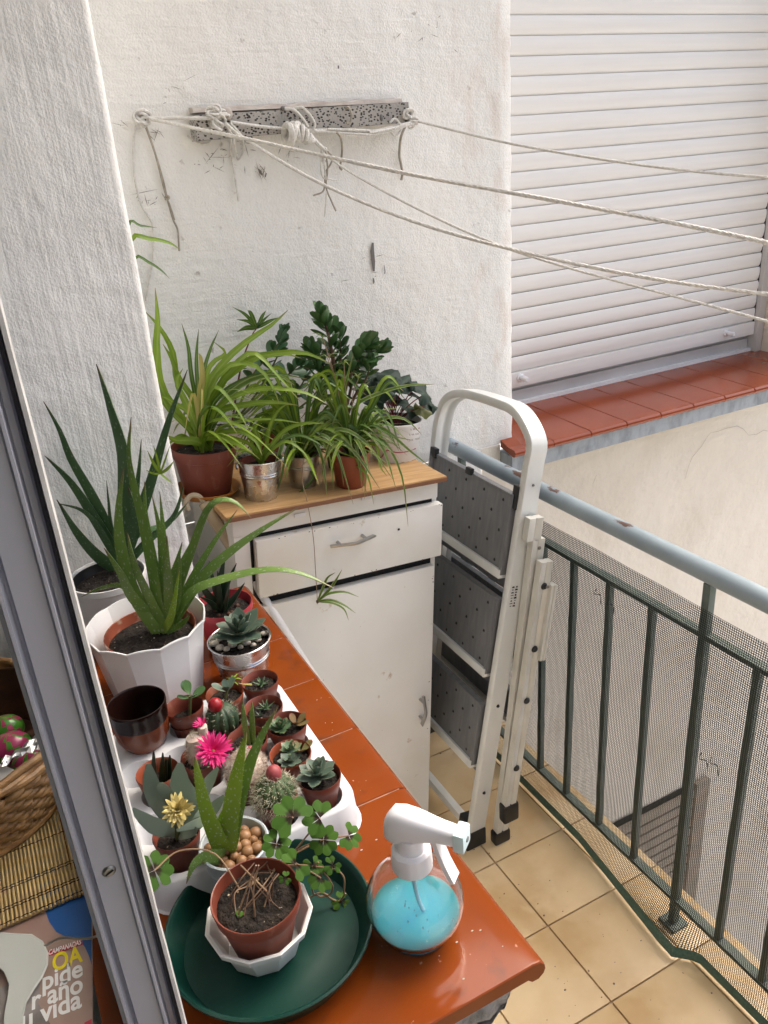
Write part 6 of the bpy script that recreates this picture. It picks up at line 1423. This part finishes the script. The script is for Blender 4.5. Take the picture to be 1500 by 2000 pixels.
for px in ([(500, 1690), (488, 1720), (470, 1770), (466, 1786)], [(505, 1690), (495, 1740), (498, 1790)], [(470, 1690), (500, 1720), (520, 1740)]):
    stalk([PD(u, v, base, -.02) for u, v in px], 'stem_straw', .0009)
c = PD(466, 1795, base, -.02); clover(c, vw(c), .008, cv, 2, 1, .3)
c = PD(557, 1715, base, 0); clover(c, vw(c), .007, cv, 3, 1, .3)
# grey pail with light-green aloe and clay balls
hG = .068; rG = .036; rimc = PZ(458, 1650, S+hG+.0); MGp = V((rimc.x, rimc.y, sz0)); 
gp = thing('grey_pail', 'small grey pail between the white tray and the clover pot', 'pail', MGp)
bucket(gp, T3(MGp), rG*.70, rG, hG-.0, 'grey_bucket', ridges=(.62,))
pa_ = thing('potted_aloe', 'light green spotted aloe with brown clay balls in the grey pail', 'potted plant', MGp+V((0, 0, .003)))
MB().lathe([(0, .0025), (rG*.66, .0025), (rG*.88, hG*.70), (0, hG*.72)], 28, T3(MGp)).build('root_ball', 'soil', pa_)
for i in range(46):
    a = i*2.4; rr_ = rG*.82*math.sqrt((i % 23+.5)/23); r_ = R.uniform(.0042, .0080); MB().ball(MGp+V((rr_*cos(a), rr_*sin(a), hG*.72+(.006 if i < 23 else .014)-.1*rr_)), (r_*1.05, r_, r_*.95), nu=10, nv=7).build('clay_ball', 'clay_ball', pa_)
base = PZ(442, 1668, S+hG-.004)
for px, w_, dd, m_ in (([(425, 1640), (402, 1580), (388, 1520), (380, 1478)], .0125, -.01, 'leaf_aloe_light'), ([(448, 1610), (458, 1540), (470, 1480), (481, 1428)], .0135, -.005, 'leaf_aloe_light'), ([(455, 1610), (475, 1530), (505, 1450), (543, 1378)], .0125, .015, 'leaf_aloe'),
    ([(430, 1672), (400, 1674), (378, 1690), (364, 1726)], .0105, -.03, 'leaf_aloe'), ([(425, 1678), (410, 1680), (395, 1684)], .007, -.02, 'leaf_aloe'), ([(436, 1630), (432, 1600), (436, 1580)], .008, .01, 'leaf_aloe_light')):
    n = len(px); fleshy([base+V((0, 0, -.004))]+[PD(u, v, base, dd*(i+1)/n) for i, (u, v) in enumerate(px)], w_*.82, w_*.42, pa_, m_, tw=1.15, teeth=.0013, n=24)

# ------------------------------------------------------------------ spray bottle
cs = PZ(815, 1812, S); cs = V((.262, .537, S)); rs_ = .0505; hS = .1
sb = thing('spray_bottle', 'round clear spray bottle with blue liquid and white trigger head', 'spray bottle', cs)
def bprof(d_): return [(0, d_), (.026-d_*.5, d_), (.032-d_*.5, .001+d_)]+[((rs_-d_)*cos(a), .046+(.0475-d_)*sin(a)) for a in [rad(x) for x in (-62, -50, -38, -25, -12, 0, 12, 25, 38, 50, 60)]]
outer = bprof(0)+[(.0195, .0915), (.0165, .0945), (.0155, .098), (.0155, .106)]; inner = bprof(.0016)+[(.0180, .0905), (.0150, .0935), (.0140, .098), (.0140, .106)]
MB().lathe(outer+inner[::-1], 64, T3(cs)).build('bottle', 'clear_plastic', sb, ang=60)
lv = .032
lp = [(0, .0022)]+[(r_-.0004, z_+.0004) for r_, z_ in bprof(.0016)[1:] if z_ < lv]; rl_ = math.sqrt(max(0, 1-((lv-.046)/.0459)**2))*(rs_-.0022); lp += [(rl_, lv), (0, lv)]
MB().lathe(lp, 64, T3(cs)).build('liquid', 'blue_liquid', sb, ang=60)
MB().tube(bez([cs+V((0, 0, .104)), cs+V((0, 0, .08)), cs+V((.003, -.003, .045)), cs+V((.012, -.008, .012))], 14), .0023, 10).build('dip_tube', 'tube_blue', sb)
MB().lathe([(.0158, .0945), (.0205, .0947), (.0208, .0958), (.0198, .116), (.0165, .119), (0, .119)], 48, T3(cs), lambda a, r, z, i: (r*(1+.012*(1 if sin(a*24) > 0 else -1)) if 1 < i < 4 else r, z)).build('collar', 'spray_white', sb, ang=30)
nz_p = PZ(908, 1622, S+.160); nd = (nz_p-cs); nd.z = 0; nd.normalize(); ns2 = V((-nd.y, nd.x, 0))
FMs = frame(cs, nd, (0,0,1)) @ T3((0, 0, .116)) @ MX.Scale(.9, 4) @ T3((0, 0, -.116))
secs = [(-.028, .138, .004, .006), (-.026, .142, .011, .016), (-.018, .147, .0148, .023), (-.006, .1500, .0155, .0225), (.008, .1520, .0150, .0190), (.022, .1535, .0130, .0150), (.036, .1540, .0112, .0122), (.050, .1538, .0104, .0110), (.053, .1538, .0100, .0106)]
mb = MB(); K = 16; vs = []
for x, z, wy, hz_ in secs:
    for j in range(K):
        a = 2*pi*j/K; ca_, sa_ = cos(a), sin(a); vs.append(FMs @ V((x, wy*math.copysign(abs(ca_)**.7, ca_), z+hz_*math.copysign(abs(sa_)**.75, sa_))))
mb.add(vs, [(i*K+j, i*K+(j+1) % K, (i+1)*K+(j+1) % K, (i+1)*K+j) for i in range(len(secs)-1) for j in range(K)]+[tuple(range(K))[::-1], tuple((len(secs)-1)*K+j for j in range(K))]); mb.build('head', 'spray_white', sb, ang=60)
MB().lathe([(.0150, .1185), (.0135, .124), (.0135, .135), (0, .135)], 24, T3(cs)).build('neck', 'spray_white', sb)
mb = MB(); mb.bbox((.0532, -.0115, .1415), (.066, .0115, .1655), .003, FMs); mb.build('nozzle', 'spray_tip', sb); MB().lathe([(0, .001), (.003, .001), (.0034, 0)], 12, FMs @ frame((.0660, 0, .1535), (0,1,0), (1,0,0))).build('nozzle_hole', 'frame_shadow', sb)
mb = MB(); mb.sweep([FMs @ V(p) for p in ((.030, 0, .145), (.034, 0, .130), (.040, 0, .112), (.047, 0, .096), (.050, 0, .090))], [(-.0075, -.0025), (.0075, -.0025), (.0075, .0025), (-.0075, .0025)], FMs.to_3x3() @ V((1, 0, .2))); mb.build('trigger', 'spray_white', sb, ang=50)
mb = MB()
for _ in range(60):
    a = R.uniform(-2.6, 1.2); e_ = R.uniform(-.1, .85); r_ = R.uniform(.0004, .0011); q_ = V(((rs_-.0016)*cos(e_)*cos(a), (rs_-.0016)*cos(e_)*sin(a), .046+.0459*sin(e_))); mb.ball(cs+q_, r_, nu=6, nv=4)
mb.build('droplets', 'clear_plastic', sb, kind='stuff')
# flecks of dry dirt on the tiles
mb = MB()
for _ in range(26): 
    p = V((R.uniform(.24, .33), R.uniform(.46, 1.2), S+.0003)); r_ = R.uniform(.0004, .0012); mb.ball(p, (r_, r_*.7, r_*.4), nu=6, nv=4)
for u, v in ((922, 1818), (938, 1817), (735, 1640), (706, 1660), (905, 1912), (892, 1840)): mb.ball(PZ(u, v, S+.0004), (.0016, .0009, .0005), nu=6, nv=4)
mb.build('dry_flecks', 'pebble', sill, kind='stuff')
